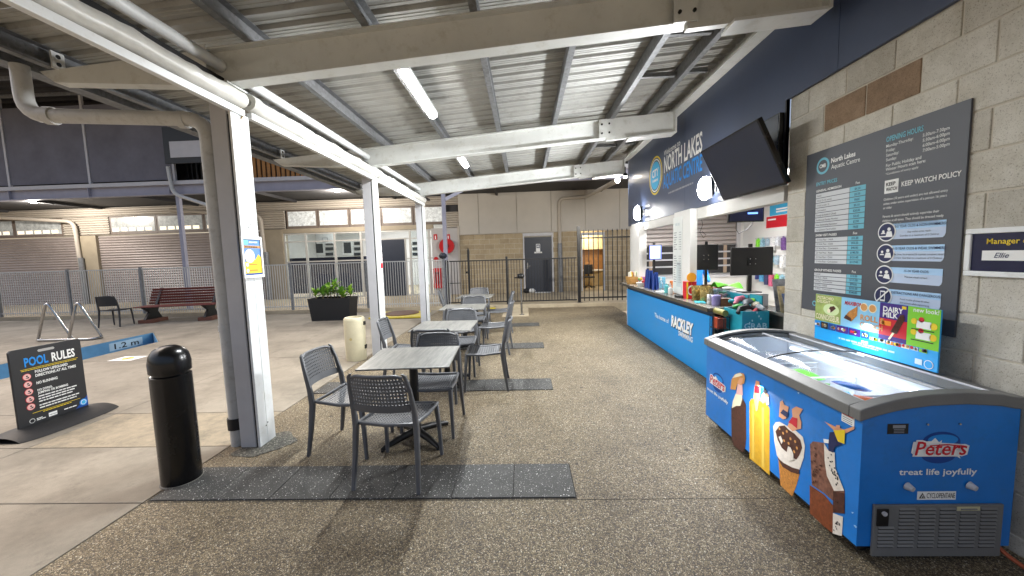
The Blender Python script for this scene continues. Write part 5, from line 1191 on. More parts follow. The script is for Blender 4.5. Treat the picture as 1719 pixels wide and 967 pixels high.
# ================================================================== pool rules sign on a rubber base
sg = thing('pool_rules_sign', 'black pool rules board standing in a heavy rubber base on the deck', 'sign', (-4.87, 3.63, 0), 0)
b = MB()
def basefn(u, v):
    x = (u-.5)*.50; y = (v-.5)*.86; k = max(0, 1-(2*(u-.5))**2)
    return (x*(1-.25*(abs(2*v-1)**4)), y, .004+.075*k**.8*(1-.35*abs(2*v-1)**6))
b.grid(basefn, 14, 16); b.grid(lambda u, v: (basefn(u, v)[0], basefn(u, v)[1], .0005), 14, 16); b.build('rubber_base', RUBBER, sg, smooth=True, fix=False)
yv = .29; bz0, bz1 = .075, .835
pl_ = [(0, -yv, bz0), (0, yv, bz0), (0, yv, bz1-.02), (0, yv-.02, bz1), (0, -yv+.02, bz1), (0, -yv, bz1-.02)]
MB().prism(pl_, (-.02, 0, 0)).build('board', mat('board_black', '#1c1d21', .45, 0, .08, 5), sg, bevel=.002)
D = Decal((-4.87, 3.63, 0), *XP, parent=sg)
D.poly([(-.07, .775), (.05, .775), (.06, .785), (.05, .80), (-.07, .80), (-.08, .79)], flat('handle_gap', '#a8a6a4'), 0)
D.fit('POOL', -.19, .655, .185, .085, I_BL, 1, .03); D.fit('RULES', .025, .655, .20, .085, I_W, 1, .03)
D.rect(-.225, .628, .245, .632, I_Y, 1, 'printed_line'); D.words(-.22, .614, .45, .006, I_Y, 1)
D.fit('FOLLOW LIFEGUARD', -.12, .575, .27, .026, I_W, 1, .03); D.fit('DIRECTIONS AT ALL TIMES', -.12, .535, .34, .026, I_W, 1, .03); D.fit('NO RUNNING', -.12, .46, .17, .026, I_W, 1, .03)
D.fit('NO DIVING,', -.12, .39, .12, .02, I_W, 1, .03); D.fit('JUMPING OR BOMBING', -.12, .36, .25, .022, I_W, 1, .03)
for k in range(5): D.disc(-.185, .555-.075*k, .033, I_R, 1, n=20); D.disc(-.185, .555-.075*k, .029, I_PK, 2, n=20); D.disc(-.185, .562-.075*k, .008, I_K, 3, n=8); D.poly([(-.20, .542-.075*k), (-.172, .538-.075*k), (-.168, .555-.075*k)], I_K, 3)
for k, t_ in enumerate(('Do not dive, jump or bomb into shallow water', 'Always keep watch of children in your care', 'Children must be within arms reach', 'Shower before entering the pool', 'No glass on the pool deck')): D.words(-.12, .33-.026*k-.012*(k > 2), .34-.03*(k % 3), .011, I_W, 1)
D.rect(-.18, .185, .22, .189, I_Y, 1, 'printed_line'); D.words(-.10, .170, .24, .007, I_Y, 1)
D.disc(-.19, .115, .022, I_W, 1); D.disc(-.19, .115, .018, I_K, 2); D.words(-.155, .118, .05, .008, I_W, 1); D.words(-.155, .104, .07, .008, I_W, 1); D.rect(-.06, .10, .01, .14, I_W, 1); D.text('KEEP WATCH', -.055, .113, .012, I_K, 2, .02); D.words(.07, .118, .11, .010, I_W, 1)
D.poly([(.17, .085), (.288, .085), (.288, .20)], I_DB, 1); D.disc(.245, .135, .036, I_BL, 2); D.disc(.245, .135, .026, I_W, 3); D.disc(.245, .135, .021, I_CY, 4)
D.build()
md = tag(MB().add([(0,0,0),(.42,0,0),(.42,.30,0),(0,.30,0),(0,0,.002),(.42,0,.002),(.42,.30,.002),(0,.30,.002)], [(3,2,1,0),(4,5,6,7),(0,1,5,4),(1,2,6,5),(2,3,7,6),(3,0,4,7)]).build('floor_sticker', I_W, loc=(-7.15, 6.1, .0008)), 'white floor sticker with yellow diamond on the pool deck', 'sticker')
D = Decal((-6.94, 6.25, .003), (1,0,0), (0,1,0), parent=md); D.poly([(-.1, 0), (0, -.1), (.1, 0), (0, .1)], I_Y, 0); D.rect(-.015, -.03, .015, .05, I_K, 1); D.build()

# ================================================================== pool ladder rails
ld = thing('pool_handrail', 'pair of stainless A-shaped pool grab rails on one base tube', 'handrail', (-10.16, 8.0, 0))
def rail_(x):
    P = [Vector((x-.34, -.05, .02)), Vector((x-.12, 0, .78)), Vector((x-.02, 0, .86)), Vector((x+.06, 0, .84)), Vector((x+.24, .12, .02))]
    return [P[0]]+bend(P[0], P[1]+Vector((.02, 0, .1)), P[4], .14, 8)+[P[4]]
for x in (-.35, .36): MB().tube(rail_(x), .026, 12).build('rail', STEEL, ld, smooth=True)
a = Vector((-.69, -.05, .028)); MB().tube([a+Vector((0, .06, 0)), a, a+Vector((.08, -.05, 0)), Vector((.52, -.10, .028)), Vector((.60, -.02, .028)), Vector((.60, .12, .028))], .026, 12).build('base_tube', STEEL, ld, smooth=True)
# dark chair and slatted bench by the mesh fence
dc = make_chair(True, PLASTD); dc.location = tuple(G(197, 547))[:2]+(.0005,); dc.rotation_euler = (0, 0, R(14)); dc['label'] = 'solid charcoal plastic chair beside the red slatted bench'; dc['category'] = 'chair'
if 'group' in dc: del dc['group']
bh = thing('slatted_bench', 'red-brown slatted bench with cast supports by the mesh fence', 'bench', (-9.85, 10.5, 0), R(10))
for k in range(5):
    MB().box(-1.0, 1.0, -.03-.085+.0-.25+.105*k, -.03-.25+.105*k, .445, .475).build('seat_slat', WOODR, bh, bevel=.006)
for k in range(6):
    y = .215+.035*k; z = .52+.075*k; MB().bar((-1.0, y, z), (1.0, y, z), .025, .062, (0, -.4, 1)).build('back_slat', WOODR, bh, bevel=.005)
for s in (-.78, .72):
    MB().prism([(s-.03, -.32, .10), (s-.03, .30, .10), (s-.03, .16, .30), (s-.03, .22, .44), (s-.03, .47, .93), (s-.03, .42, .95), (s-.03, .12, .442), (s-.03, -.36, .442), (s-.03, -.14, .30)], (.06, 0, 0)).build('support', BLACKP, bh)
    MB().box(s-.18, s+.18, -.30, .30, 0, .099).build('footing', mat('brown_footing', '#6b4436', .8, 0, .2, 10), bh, bevel=.008)
# tripod leg stand near the mesh fence
tp = thing('tripod_stand', 'thin black tripod stand beside the mesh fence', 'stand', (-8.35, 10.7, 0))
for k in range(3): a = R(30+120*k); MB().tube([(0, 0, .62), (.33*math.cos(a), .33*math.sin(a), .008)], .012, 8).build('leg', BLACKP, tp)
MB().tube([(0, 0, .55), (0, 0, 1.0)], .014, 8).build('pole', BLACKP, tp)
# planter with leafy plant
plt = thing('planter_box', 'large black square planter by the mesh fence', 'planter', (-5.2, 10.05, 0), R(2))
b = MB().add([(-.50,-.24,0),(.50,-.24,0),(.50,.24,0),(-.50,.24,0),(-.56,-.28,.60),(.56,-.28,.60),(.56,.28,.60),(-.56,.28,.60),(-.51,-.23,.60),(.51,-.23,.60),(.51,.23,.60),(-.51,.23,.60)],
             [(3,2,1,0),(0,1,5,4),(1,2,6,5),(2,3,7,6),(3,0,4,7),(4,5,9,8),(5,6,10,9),(6,7,11,10),(7,4,8,11)]).build('box', mat('planter_black', '#17181b', .5, 0, .1, 6), plt, fix=False)
MB().box(-.515, .515, -.235, .235, .50, .55).build('soil', SOIL, plt)
pn = thing('leafy_plant', 'bright green leafy shrub growing in the black planter', 'plant', (-5.2, 10.05, .55), R(2))
lf = MB()
lf.v = [(0, 0, 0), (.035, .05, .012), (.045, .11, .02), (0, .19, .0), (-.045, .11, .02), (-.035, .05, .012), (0, .07, .0), (0, .13, .003)]
lf.f = [(0, 1, 6), (0, 6, 5), (1, 2, 7, 6), (6, 7, 4, 5), (2, 3, 7), (7, 3, 4)]
lfm = lf.mesh('leaf'); lfm.materials.append(LEAF); LEAF2 = mat('leaf_bright', '#8fb83c', .45, 0, .3, 30); lfm2 = lf.mesh('leaf'); lfm2.materials.append(LEAF2)
for k in range(11):
    sx = -.42+.084*k+rnd.uniform(-.03, .03); sy = rnd.uniform(-.12, .12); h = rnd.uniform(.16, .30)+.13*(k in (4, 5, 6)); lean = rnd.uniform(-.2, .2)
    MB().tube([(sx, sy, -.03), (sx+lean*.1, sy, h*.5), (sx+lean*.25, sy, h)], [.014, .011, .007], 6).build('stem', mat('stem_brown', '#6a5a3a', .7), pn)
    for j in range(14):
        a = j*2.4+rnd.uniform(-.3, .3); zz_ = h*(.30+.72*j/13)
        o = bpy.data.objects.new('leaf', lfm if rnd.random() < .55 else lfm2); col.objects.link(o); o.parent = pn; s = rnd.uniform(.75, 1.15)
        o.location = (sx+lean*.25*zz_/h, sy, zz_); o.rotation_euler = (rnd.uniform(.1, 1.0)*(1 if j < 10 else 1.2), 0, a); o.scale = (s, s, s)

# ================================================================== FENCES
def bars(t, m, xs, y, z0, z1, w_, spear=False):
    q = MB().box(-w_/2, w_/2, -w_/2, w_/2, 0, z1-z0)
    if spear: q.add([(-w_*.8,-w_*.8,z1-z0),(w_*.8,-w_*.8,z1-z0),(w_*.8,w_*.8,z1-z0),(-w_*.8,w_*.8,z1-z0),(0,0,z1-z0+.07),(-w_*.4,-w_*.4,z1-z0-.03),(w_*.4,-w_*.4,z1-z0-.03),(w_*.4,w_*.4,z1-z0-.03),(-w_*.4,w_*.4,z1-z0-.03)], [(0,1,4),(1,2,4),(2,3,4),(3,0,4),(5,6,1,0),(6,7,2,1),(7,8,3,2),(8,5,0,3)])
    me = q.mesh('bar'); me.materials.append(m)
    for x in xs: link('bar', me, t, loc=Vector((x, y, z0))-woff(t))
mfz = .11
mesh_f = thing('mesh_fence', 'silver galvanised pool fence of thin uprights along the kerb', 'fence', (-9, 11.36, mfz))
FXS = [-16.6+2.36*k for k in range(7)]
for x in FXS: pbox(mesh_f, 'fence_post', GALV, x-.03, x+.03, 11.33, 11.39, mfz, 1.56)
for a, b in zip(FXS[:-1], FXS[1:]):
    for z in (.20, 1.49): pbox(mesh_f, 'fence_rail', mat('fence_silver', '#b4b5b5', .45, .2, .08, 6), a+.031, b-.031, 11.345, 11.375, z, z+.03)
xs_ = [x for x in [-16.5+.0745*k for k in range(192)] if all(abs(x-p) > .04 for p in FXS)]
SILV = mat('fence_silver', '#b4b5b5', .45, .2, .08, 6)
bars(mesh_f, SILV, xs_, 11.36, .13, 1.50, .014)
bf = thing('black_fence', 'waist-high black tube fence with a gate in front of the store doors', 'fence', (-.4, 11.52, .1))
PX_ = [-2.38, -1.70, -.54]
for x, h in zip(PX_, (1.5, 1.78, 1.56)): pbox(bf, 'fence_post', BLACKP, x-.03, x+.03, 11.49, 11.55, .101, h)
part(bf, MB().tube([(-1.70, 11.52, 1.78), (-1.70, 11.52, 1.86)], [.03, .004], 8), 'post_spike', BLACKP)
for a, b in ((-2.38, -1.70), (-1.70, -.54), (-.54, 1.60)):
    for z in (.17, 1.44): pbox(bf, 'fence_rail', BLACKP, a+.031, b-.031, 11.505, 11.535, z, z+.035)
xs_ = [x for x in [-2.32+.087*k for k in range(46)] if x < 1.58 and all(abs(x-p) > .045 for p in PX_)]
bars(bf, BLACKP, xs_, 11.52, .19, 1.45, .016)
pbox(bf, 'latch', BLACKP, -1.80, -1.74, 11.46, 11.56, 1.08, 1.14); pbox(bf, 'rail_short', BLACKP, -2.34, -1.98, 11.505, 11.535, .78, .80)
tf = thing('spear_fence', 'tall black spear-topped fence closing off the kiosk end', 'fence', (2.3, 11.52, .105))
pbox(tf, 'fence_post', BLACKP, 1.60, 1.685, 11.47, 11.56, .106, 2.40)
for z in (.22, 2.02): pbox(tf, 'fence_rail', BLACKP, 1.686, 3.6, 11.50, 11.54, z, z+.04)
bars(tf, BLACKP, [1.80+.142*k for k in range(13)], 11.52, .14, 2.24, .022, True)
pbox(tf, 'base_plate', BLACKP, 1.56, 1.73, 11.45, 11.58, .101, .1055)

# ================================================================== CLUBHOUSE behind the fences
BY = 15.0
def rx(x0, x1, y0, y1, Y=BY):
    xm, ym = (x0+x1)/2, (y0+y1)/2
    return PY(x0, ym, Y).x, PY(x1, ym, Y).x, PY(xm, y1, Y).z, PY(xm, y0, Y).z
cl = thing('clubhouse', 'beige pool clubhouse with taupe roller shutters and clerestory windows', 'building', (-8, BY, .1))
def cbx(name, m, px, dy0, dy1, bevel=0, parent=None, Y=BY, z0=None, z1=None):
    a, b, c_, d = rx(*px, Y=Y); return pbox(parent or cl, name, m, a, b, BY+dy0, BY+dy1, c_ if z0 is None else z0, d if z1 is None else z1, bevel)
XL = -25.0
# roller shutters: ribbed curtains
def shutter(x0, x1, z1):
    b = MB(); n = int((z1-.11)/.10)
    for k in range(n):
        z = .11+(z1-.11)*k/n; h = (z1-.11)/n
        b.add([(x0, BY+.06, z), (x1, BY+.06, z), (x1, BY+.03, z+h*.5), (x0, BY+.03, z+h*.5), (x0, BY+.06, z+h), (x1, BY+.06, z+h)], [(0,1,2,3), (3,2,5,4)])
    part(cl, b, 'roller_shutter', SHUT, fix=False)
X_p1a, X_p1b = PY(135, 440, BY).x, PY(168, 440, BY).x; X_p2a, X_p2b = PY(443, 430, BY).x, PY(478, 430, BY).x
shutter(XL, X_p1a, 2.85); shutter(X_p1b, X_p2a, 2.85)
pbox(cl, 'pier', BEIGED, X_p1a, X_p1b, BY-.06, BY+.3, .1, 2.88); pbox(cl, 'pier', BEIGED, X_p2a, X_p2b, BY-.06, BY+.3, .1, 2.88)
def louvre(x0, x1, z0, z1, n):
    pbox(cl, 'louvre_backing', BEIGE, x0, x1, BY+.02, BY+.10, z0, z1)
    for k in range(n):
        z = z0+(z1-z0)*(k+.15)/n; part(cl, MB().add([(x0, BY+.019, z), (x1, BY+.019, z), (x1, BY-.03, z+.02), (x0, BY-.03, z+.02), (x1, BY+.019, z+(z1-z0)/n*.7), (x0, BY+.019, z+(z1-z0)/n*.7)], [(0,1,2,3), (3,2,4,5), (0,3,5), (1,4,2)]), 'cladding_board', BEIGE)
louvre(X_p1a-.55, X_p1b+.55, 2.90, 3.62, 8); louvre(X_p2a-.35, X_p2b+.1, 2.90, 3.62, 8); louvre(PY(748, 380, BY).x, PY(779, 380, BY).x, 2.45, 3.36, 10)
louvre(XL, PY(779, 330, BY).x, 3.64, 3.98, 4)
# clerestory strip windows
FRO = mat('frosted_window', '#b9bcbc', .35, 0, .25, 5); 
def lit_glass(name, c, st, sc_):
    m, t, p, o = base(name); f = noise(t, wcoord(t), sc_, 6, .8); cc = ramp(t, f, [(.3, tuple(x*.35 for x in c)), (.7, c)])
    t.links.new(cc, p.inputs['Base Color']); t.links.new(cc, p.inputs['Emission Color']); p.inputs['Emission Strength'].default_value = st; p.inputs['Roughness'].default_value = .25; return m
PAN = lit_glass('frosted_lit_pane', (.72, .74, .73), .26, 7.0); DIM = lit_glass('frosted_dim_pane', (.50, .52, .51), .12, 5.0)
FRM = mat('brown_grey_frame', '#6b5f57', .5)
def win(x0, x1, z0, z1, m=PAN):
    w_ = pbox(cl, 'window', FRM, x0, x1, BY+.02, BY+.10, z0, z1)
    pbox(w_, 'pane', m, x0+.07, x1-.07, BY+.012, BY+.019, z0+.10, z1-.05)
GLOW = emit('warm_lit_pane', (.95, .80, .58), .55)
def strip_(xa, xb, n, low=True):
    for k in range(n):
        a = xa+(xb-xa)*k/n+.01; b = xa+(xb-xa)*(k+1)/n-.01; win(a, b, 2.90, 3.62, PAN if not low else DIM)
        if low:
            for j in range(5): x = a+.12+(b-a-.24)*j/5; pbox(cl, 'lit_louvre', GLOW, x, x+(b-a-.24)/5*.75, BY+.006, BY+.011, 3.03, 3.16)
strip_(XL, X_p1a-.57, 3); strip_(X_p1b+.57, X_p2a-.37, 3)
xa = PY(485, 370, BY).x; xb = PY(748, 365, BY).x; strip_(xa-.12, xb, 5, False)
pbox(cl, 'lintel', BEIGED, X_p2b+.0, PY(727, 390, BY).x, BY-.02, BY+.12, 2.72, 2.895)
pbox(cl, 'upper_wall', SOFF, XL, 4.6, BY+.12, BY+.2, 2.90, 4.0)
# glazed shopfront with a lit pool hall behind
hx0, hx1 = X_p2b, PY(727, 430, BY).x
MULL = mat('aluminium_mullion', '#b9b6b0', .4, .3, .06, 8)
for px in (480, 516, 564, 608, 690, 722):
    x = PY(px, 440, BY).x; pbox(cl, 'mullion', MULL, x-.04, x+.04, BY, BY+.06, .1, 2.72)
for z in (.10, 1.55, 2.35, 2.66): pbox(cl, 'transom', MULL, hx0, hx1, BY+.005, BY+.055, z, z+.05)
for a, b in ((480, 516), (516, 564), (564, 608), (690, 722)):
    pbox(cl, 'glass_pane', glass('shop_glass', (.92, .95, .95), .10), PY(a, 440, BY).x+.04, PY(b, 440, BY).x-.04, BY+.025, BY+.031, .15, 2.66)
pbox(cl, 'hall_floor', KERB, hx0, hx1, BY+.2, BY+6, .02, .1); pbox(cl, 'hall_back_wall', WALLW, hx0-2, hx1+.6, BY+6, BY+6.1, .1, 4)
pbox(cl, 'hall_ceiling', WALLW, hx0-2, hx1+.6, BY+.2, BY+6, 3.9, 4.0); pbox(cl, 'hall_side_wall', WALLW, hx0-2.1, hx0-2, BY+.2, BY+6, .1, 4); pbox(cl, 'hall_side_wall', WALLW, hx1+.6, hx1+.7, BY+.2, BY+6, .1, 4)
for (a, b) in ((487, 512), (520, 543), (578, 590)):
    e, f, g_, h = rx(a, b, 407, 425, BY+6); o = pbox(cl, 'hall_window', WHITE, e-.1, f+.1, BY+5.95, BY+6, g_-.1, h+.1); pbox(o, 'dark_pane', mat('dark_pane', '#3a3f44', .2), e, f, BY+5.94, BY+5.949, g_, h)
for px in (546, 594, 692, 474):
    for k in range(3): e, f, g_, h = rx(px, px+13, 406+9*k, 411+9*k, BY+5.9); pbox(cl, 'dark_louvre', mat('dark_pane', '#3a3f44', .2), e, f, BY+5.93, BY+5.94, g_, h)
e, f, g_, h = rx(480, 616, 432, 496, BY+2.2); pcv = tag(BX('pool_screen', mat('navy_screen_cloth', '#262c44', .6, 0, .2, 3), None, e, f, BY+2.2, BY+2.3, .1, h), 'long navy screen standing inside the glazed pool hall', 'screen')
bb = thing('backboard', 'white basketball backboard hanging inside the pool hall', 'backboard', (0, 0, 0)); e, f, g_, h = rx(531, 559, 391, 409, BY+3); bb.location = ((e+f)/2, BY+3, g_)
pbox(bb, 'board', WALLW, e, f, BY+2.98, BY+3, g_, h); 
D = Decal((e, BY+2.98, g_), *YN, parent=bb); u = f-e; v = h-g_
for (a, b, c_, d) in ((.35, .15, .70, .19), (.35, .52, .70, .56), (.35, .19, .38, .52), (.67, .19, .70, .52)): D.rect(u*a, v*b, u*c_, v*d, I_GY, 0, 'target_line')
D.build(); pbox(bb, 'hanger', WHITE, (e+f)/2-.03, (e+f)/2+.03, BY+3.001, BY+3.05, h-.2, 3.9)
hl = thing('hall_light', 'lit ceiling panel inside the glazed pool hall', 'light', ((hx0+hx1)/2, BY+2.5, 3.88))
MB().box(-1.8, 1.8, -.3, .3, -.02, 0.01).build('frame', WHITE, hl); MB().box(-1.75, 1.75, -.27, .27, -.024, -.0205).build('diffuser', emit('hall_led', (.95, .98, 1), 8), hl)
l = bpy.data.lights.new('hall_lamp', 'AREA'); l.shape = 'RECTANGLE'; l.size = 3.4; l.size_y = .6; l.energy = 160; l.color = (.95, .98, 1)
lo = bpy.data.objects.new('hall_lamp', l); col.objects.link(lo); lo.parent = hl; lo.location = (0, 0, -.05)
e, f, g_, h = rx(640, 681, 402, 497); nd = pbox(cl, 'navy_door', NAVYP, e, f, BY-.02, BY+.03, .11, h, .004); pbox(nd, 'door_frame', MULL, e-.06, e-.005, BY-.01, BY+.05, .1, h+.06); pbox(nd, 'door_frame', MULL, f+.005, f+.06, BY-.01, BY+.05, .1, h+.06)
# pale panel with the fire gear
e, f, g_, h = rx(727, 770, 383, 498); FPX0, FPX1 = e, f
pbox(cl, 'fire_panel', mat('pale_grey_panel', '#aaa6a4', .6, 0, .05, 3), e, f, BY-.05, BY+.1, .1, h); pbox(cl, 'panel_edge', BEIGE, f, f+.08, BY-.06, BY+.1, .1, h+.05)
# plain wall right of it: tan blocks below, smooth panels above
bwx0, bwx1 = f+.085, 4.6
d1 = rx(881, 927, 398, 491); d2 = rx(978, 1013, 397, 488)
ZB = 2.44
sw = thing('store_wall', 'tan block and pale panel wall of the store rooms beyond the black fence', 'wall', (1, BY, .1))
pbox(sw, 'mortar_core', MORTAR, bwx0, d1[0]-.05, BY+.006, BY+.1, .1, ZB); pbox(sw, 'mortar_core', MORTAR, d1[1]+.05, d2[0]-.05, BY+.006, BY+.1, .1, ZB); pbox(sw, 'mortar_core', MORTAR, d2[1]+.05, bwx1, BY+.006, BY+.1, .1, ZB)
tbm = {}
for r_ in range(12):
    z = .10+.195*r_
    for k in range(18):
        x0 = bwx0+.39*k-(.195 if r_ % 2 else 0); x1 = x0+.38; x0 = max(x0, bwx0); x1 = min(x1, bwx1)
        for (a, b) in (d1[:2], d2[:2]):
            if x0 < a-.05 < x1: x1 = a-.055
            elif x0 < b+.05 < x1: x0 = b+.055
            elif x0 >= a-.05 and x1 <= b+.05: x1 = x0
        if x1-x0 < .06: continue
        key = round(x1-x0, 2)
        if key not in tbm: q_ = MB().box(0, key, 0, .09, 0, .185).mesh('block'); q_.materials.append(BLOCK_TAN); tbm[key] = q_
        link('block', tbm[key], sw, loc=Vector((x0, BY, z+.004))-woff(sw))
pxs = [bwx0-.02, PY(803, 350, BY).x, PY(867, 350, BY).x, PY(925, 350, BY).x, PY(982, 350, BY).x, PY(1040, 350, BY).x, 4.6]
for a, b in zip(pxs[:-1], pxs[1:]): pbox(sw, 'wall_panel', PANEL, a+.008, b-.008, BY-.04, BY+.1, ZB+.03, 4.3)
pbox(sw, 'panel_backing', BEIGED, bwx0, 4.6, BY+.0, BY+.09, ZB+.02, 4.3); pbox(sw, 'ledge', BEIGE, bwx0, 4.6, BY-.06, BY+.0, ZB+.004, ZB+.03)
def door(d, lbl_open=False):
    fr_ = [pbox(sw, 'door_frame', LAV, d[0]-.05, d[0], BY-.03, BY+.1, .1, d[3]+.05), pbox(sw, 'door_frame', LAV, d[1], d[1]+.05, BY-.03, BY+.1, .1, d[3]+.05), pbox(sw, 'door_frame', LAV, d[0]-.05, d[1]+.05, BY-.031, BY+.1, d[3]+.051, d[3]+.16)]
door(d1); door(d2)
dr = pbox(sw, 'door', NAVYP, d1[0]+.005, d1[1]-.005, BY+.0, BY+.045, .11, d1[3], .004)
part(dr, MB().bar((d1[0]+.10, BY-.03, 1.15), (d1[0]+.22, BY-.03, 1.15), .025, .025), 'handle', STEEL); pbox(dr, 'lock_plate', STEEL, d1[0]+.085, d1[0]+.125, BY-.012, BY-.001, 1.05, 1.28)
D = Decal(((d1[0]+d1[1])/2, BY, 0), *YN, parent=dr); D.rect(-.08, 1.70, .08, 2.0, I_W, 0); D.rect(-.06, 1.84, .06, 1.98, I_NV, 1); D.rect(-.015, 1.86, .015, 1.96, I_W, 2); D.rect(-.045, 1.895, .045, 1.925, I_W, 3); D.rect(-.15, 1.64, .15, 1.695, I_W, 0); D.text('FIRST AID ROOM', 0, 1.652, .03, I_K, 1, .01, 0, 1, 'CENTER'); D.build()
# lit office behind the open doorway
pbox(sw, 'office_wall', mat('office_cream', '#cbb78e', .6), d2[0]-.6, d2[1]+1.0, BY+2.4, BY+2.5, .1, 2.6); pbox(sw, 'office_wall', mat('office_cream', '#cbb78e', .6), d2[1]+1.0, d2[1]+1.1, BY+.1, BY+2.5, .1, 2.6); pbox(sw, 'office_wall', mat('office_cream', '#cbb78e', .6), d2[0]-.7, d2[0]-.6, BY+.1, BY+2.5, .1, 2.6)
pbox(sw, 'office_floor', KERB, d2[0]-.6, d2[1]+1, BY+.1, BY+2.4, .05, .1); pbox(sw, 'office_ceiling', WALLW, d2[0]-.6, d2[1]+1, BY+.1, BY+2.4, 2.6, 2.65)
ob = thing('office_cupboard', 'cream wall cupboards and desk inside the open office doorway', 'cupboard', (d2[0]+.4, BY+2.2, .1))
pbox(ob, 'upper_doors', mat('cupboard_cream', '#d8c9a0', .5), d2[0]-.3, d2[1]+.5, BY+2.05, BY+2.39, 1.75, 2.4); pbox(ob, 'desk_top', WALLW, d2[0]-.3, d2[1]+.5, BY+1.8, BY+2.39, .80, .84); pbox(ob, 'desk_side', WALLW, d2[0]-.3, d2[0]-.26, BY+1.8, BY+2.39, .101, .80); pbox(ob, 'back_splash', mat('office_timber', '#8a6238', .5, 0, .2, 8), d2[0]-.3, d2[1]+.5, BY+2.36, BY+2.395, .85, 1.74)
oc = thing('office_chair', 'black office chair seen through the open doorway', 'chair', ((d2[0]+d2[1])/2+.05, BY+1.25, .1))
MB().box(-.22, .22, -.22, .22, .44, .50).build('seat', BLACKP, oc, bevel=.03); MB().box(-.20, .20, .16, .21, .58, 1.0).build('backrest', BLACKP, oc, bevel=.03); MB().tube([(0, 0, .08), (0, 0, .44)], .025, 10).build('gas_lift', BLACKP, oc); MB().tube([(0, .0, .46), (0, .23, .48), (0, .20, .62)], .02, 8).build('back_arm', BLACKP, oc)
for k in range(5): a = R(72*k); MB().tube([(0, 0, .09), (.26*math.cos(a), .26*math.sin(a), .035)], .02, 8).build('foot', BLACKP, oc); 
ol = thing('office_light', 'warm lit ceiling lamp inside the open office', 'light', ((d2[0]+d2[1])/2, BY+1.3, 2.6)); MB().lathe([(.16, -.05), (.18, -.001)], 20).build('diffuser', emit('office_led', (1, .9, .7), 9), ol)
l = bpy.data.lights.new('office_lamp', 'POINT'); l.energy = 34; l.color = (1, .88, .68); l.shadow_soft_size = .15; lo = bpy.data.objects.new('office_lamp', l); col.objects.link(lo); lo.parent = ol; lo.location = (0, 0, -.22)
# downpipe on the store wall
dp2 = thing('downpipe', 'pale downpipe bending down the store wall beside the first aid door', 'downpipe', (PY(940, 440, BY).x, BY-.12, .1)); xq = PY(940, 440, BY).x
A_, B_, C_, D_, E_ = Vector((2.25, 9.2, 3.28)), Vector((PY(985, 318, 14.6).x, 14.6, 3.72)), Vector((xq+.05, BY-.12, 3.70)), Vector((xq, BY-.12, 3.70)), Vector((xq, BY-.12, .1))
ptsq = [A_]+bend(A_, B_, D_, .22)+bend(B_, D_, E_, .22)+[E_]
part(dp2, MB().tube(ptsq, .065, 14), 'pipe', BEIGE, smooth=True); part(dp2, MB().tube([(xq, BY-.12, .101), (xq, BY-.12, 2.0)], .085, 14), 'pipe_guard', GALV, smooth=True)
# hose reel, extinguisher and their signs
hx = PY(749, 413, BY-.3).x; hz = PY(749, 413, BY-.3).z
hr = thing('fire_hose_reel', 'large round red fire hose reel on the pale panel', 'hose reel', (hx, BY-.051, hz))
MB().tube([(0, -.02, 0), (0, -.20, 0)], .29, 32).build('drum', RED, hr, smooth=True); MB().tube([(0, -.201, 0), (0, -.22, 0)], .10, 20).build('hub', mat('dark_red', '#6a1015', .4), hr)
for k in range(4): MB().tube([(.2*math.cos(a), -.11, .2*math.sin(a)) for a in [6.2832*q_/28 for q_ in range(29)]], .02, 6).build('hose_coil', BLACKP, hr) if k == 0 else None
MB().box(-.06, .06, -.02, 0, -.1, .1).build('wall_bracket', RED, hr)
fb = thing('extinguisher_cabinet', 'tall red fire extinguisher cover below the round red alarm disc', 'extinguisher', (PY(735, 467, BY-.2).x, BY-.051, .62)); ex0, ex1, ez0, ez1 = rx(728, 742, 450, 484, BY-.2)
part(fb, MB().box(ex0, ex1, BY-.25, BY-.052, ez0, ez1), 'cover', RED, bevel=.03)
part(fb, MB().box(ex0+.06, ex1-.06, BY-.256, BY-.2505, ez0+.2, ez1-.15), 'window', mat('dark_red', '#6a1015', .4)); part(fb, MB().tube([((ex0+ex1)/2, BY-.26, ez0+.22), ((ex0+ex1)/2, BY-.26, ez1-.25)], .05, 12), 'cylinder', RED, smooth=True)
al = tag(MB().tube([(0, 0, 0), (0, -.06, 0)], .09, 18).build('alarm_disc', RED, loc=(PY(733, 435, BY).x, BY-.051, PY(733, 435, BY).z)), 'small round red alarm disc above the extinguisher cover', 'alarm')
for px, lb in ((731, 'red fire extinguisher sign left of the grey steel post'), (752.5, 'red fire hose sign above the hose reel, behind the grey post')):
    p = PY(px, 398, BY-.05); o = tag(MB().box(-.07, .07, -.008, 0, -.11, .11).build('fire_sign', RED, loc=(p.x, BY-.0515, p.z)), lb, 'sign', 'fire signs'); D = Decal((p.x, BY-.0595, p.z), *YN, parent=o); D.rect(-.02, -.07, .02, .05, I_W, 0); D.rect(-.04, -.09, .04, -.08, I_W, 0); D.build()
for i, (px, py, lb) in enumerate(((884, 494, 'dark bag'), (893, 493, 'white bundle'))):
    p = G(px, py, .1); tag(MB().blob((0, 0, 0), .14, .10, .09, 12, 8, .12).build('bag', BLACKP if i == 0 else WALLW, smooth=True, loc=(p.x, BY-.25, .185)), '%s on the ground at the foot of the first aid door' % lb, 'bag')
mt = tag(BX('door_mat', WALLW, None, d1[0]+.35, d1[1]-.1, BY-.35, BY-.05, .101, .115), 'pale mat lying at the first aid door', 'mat')
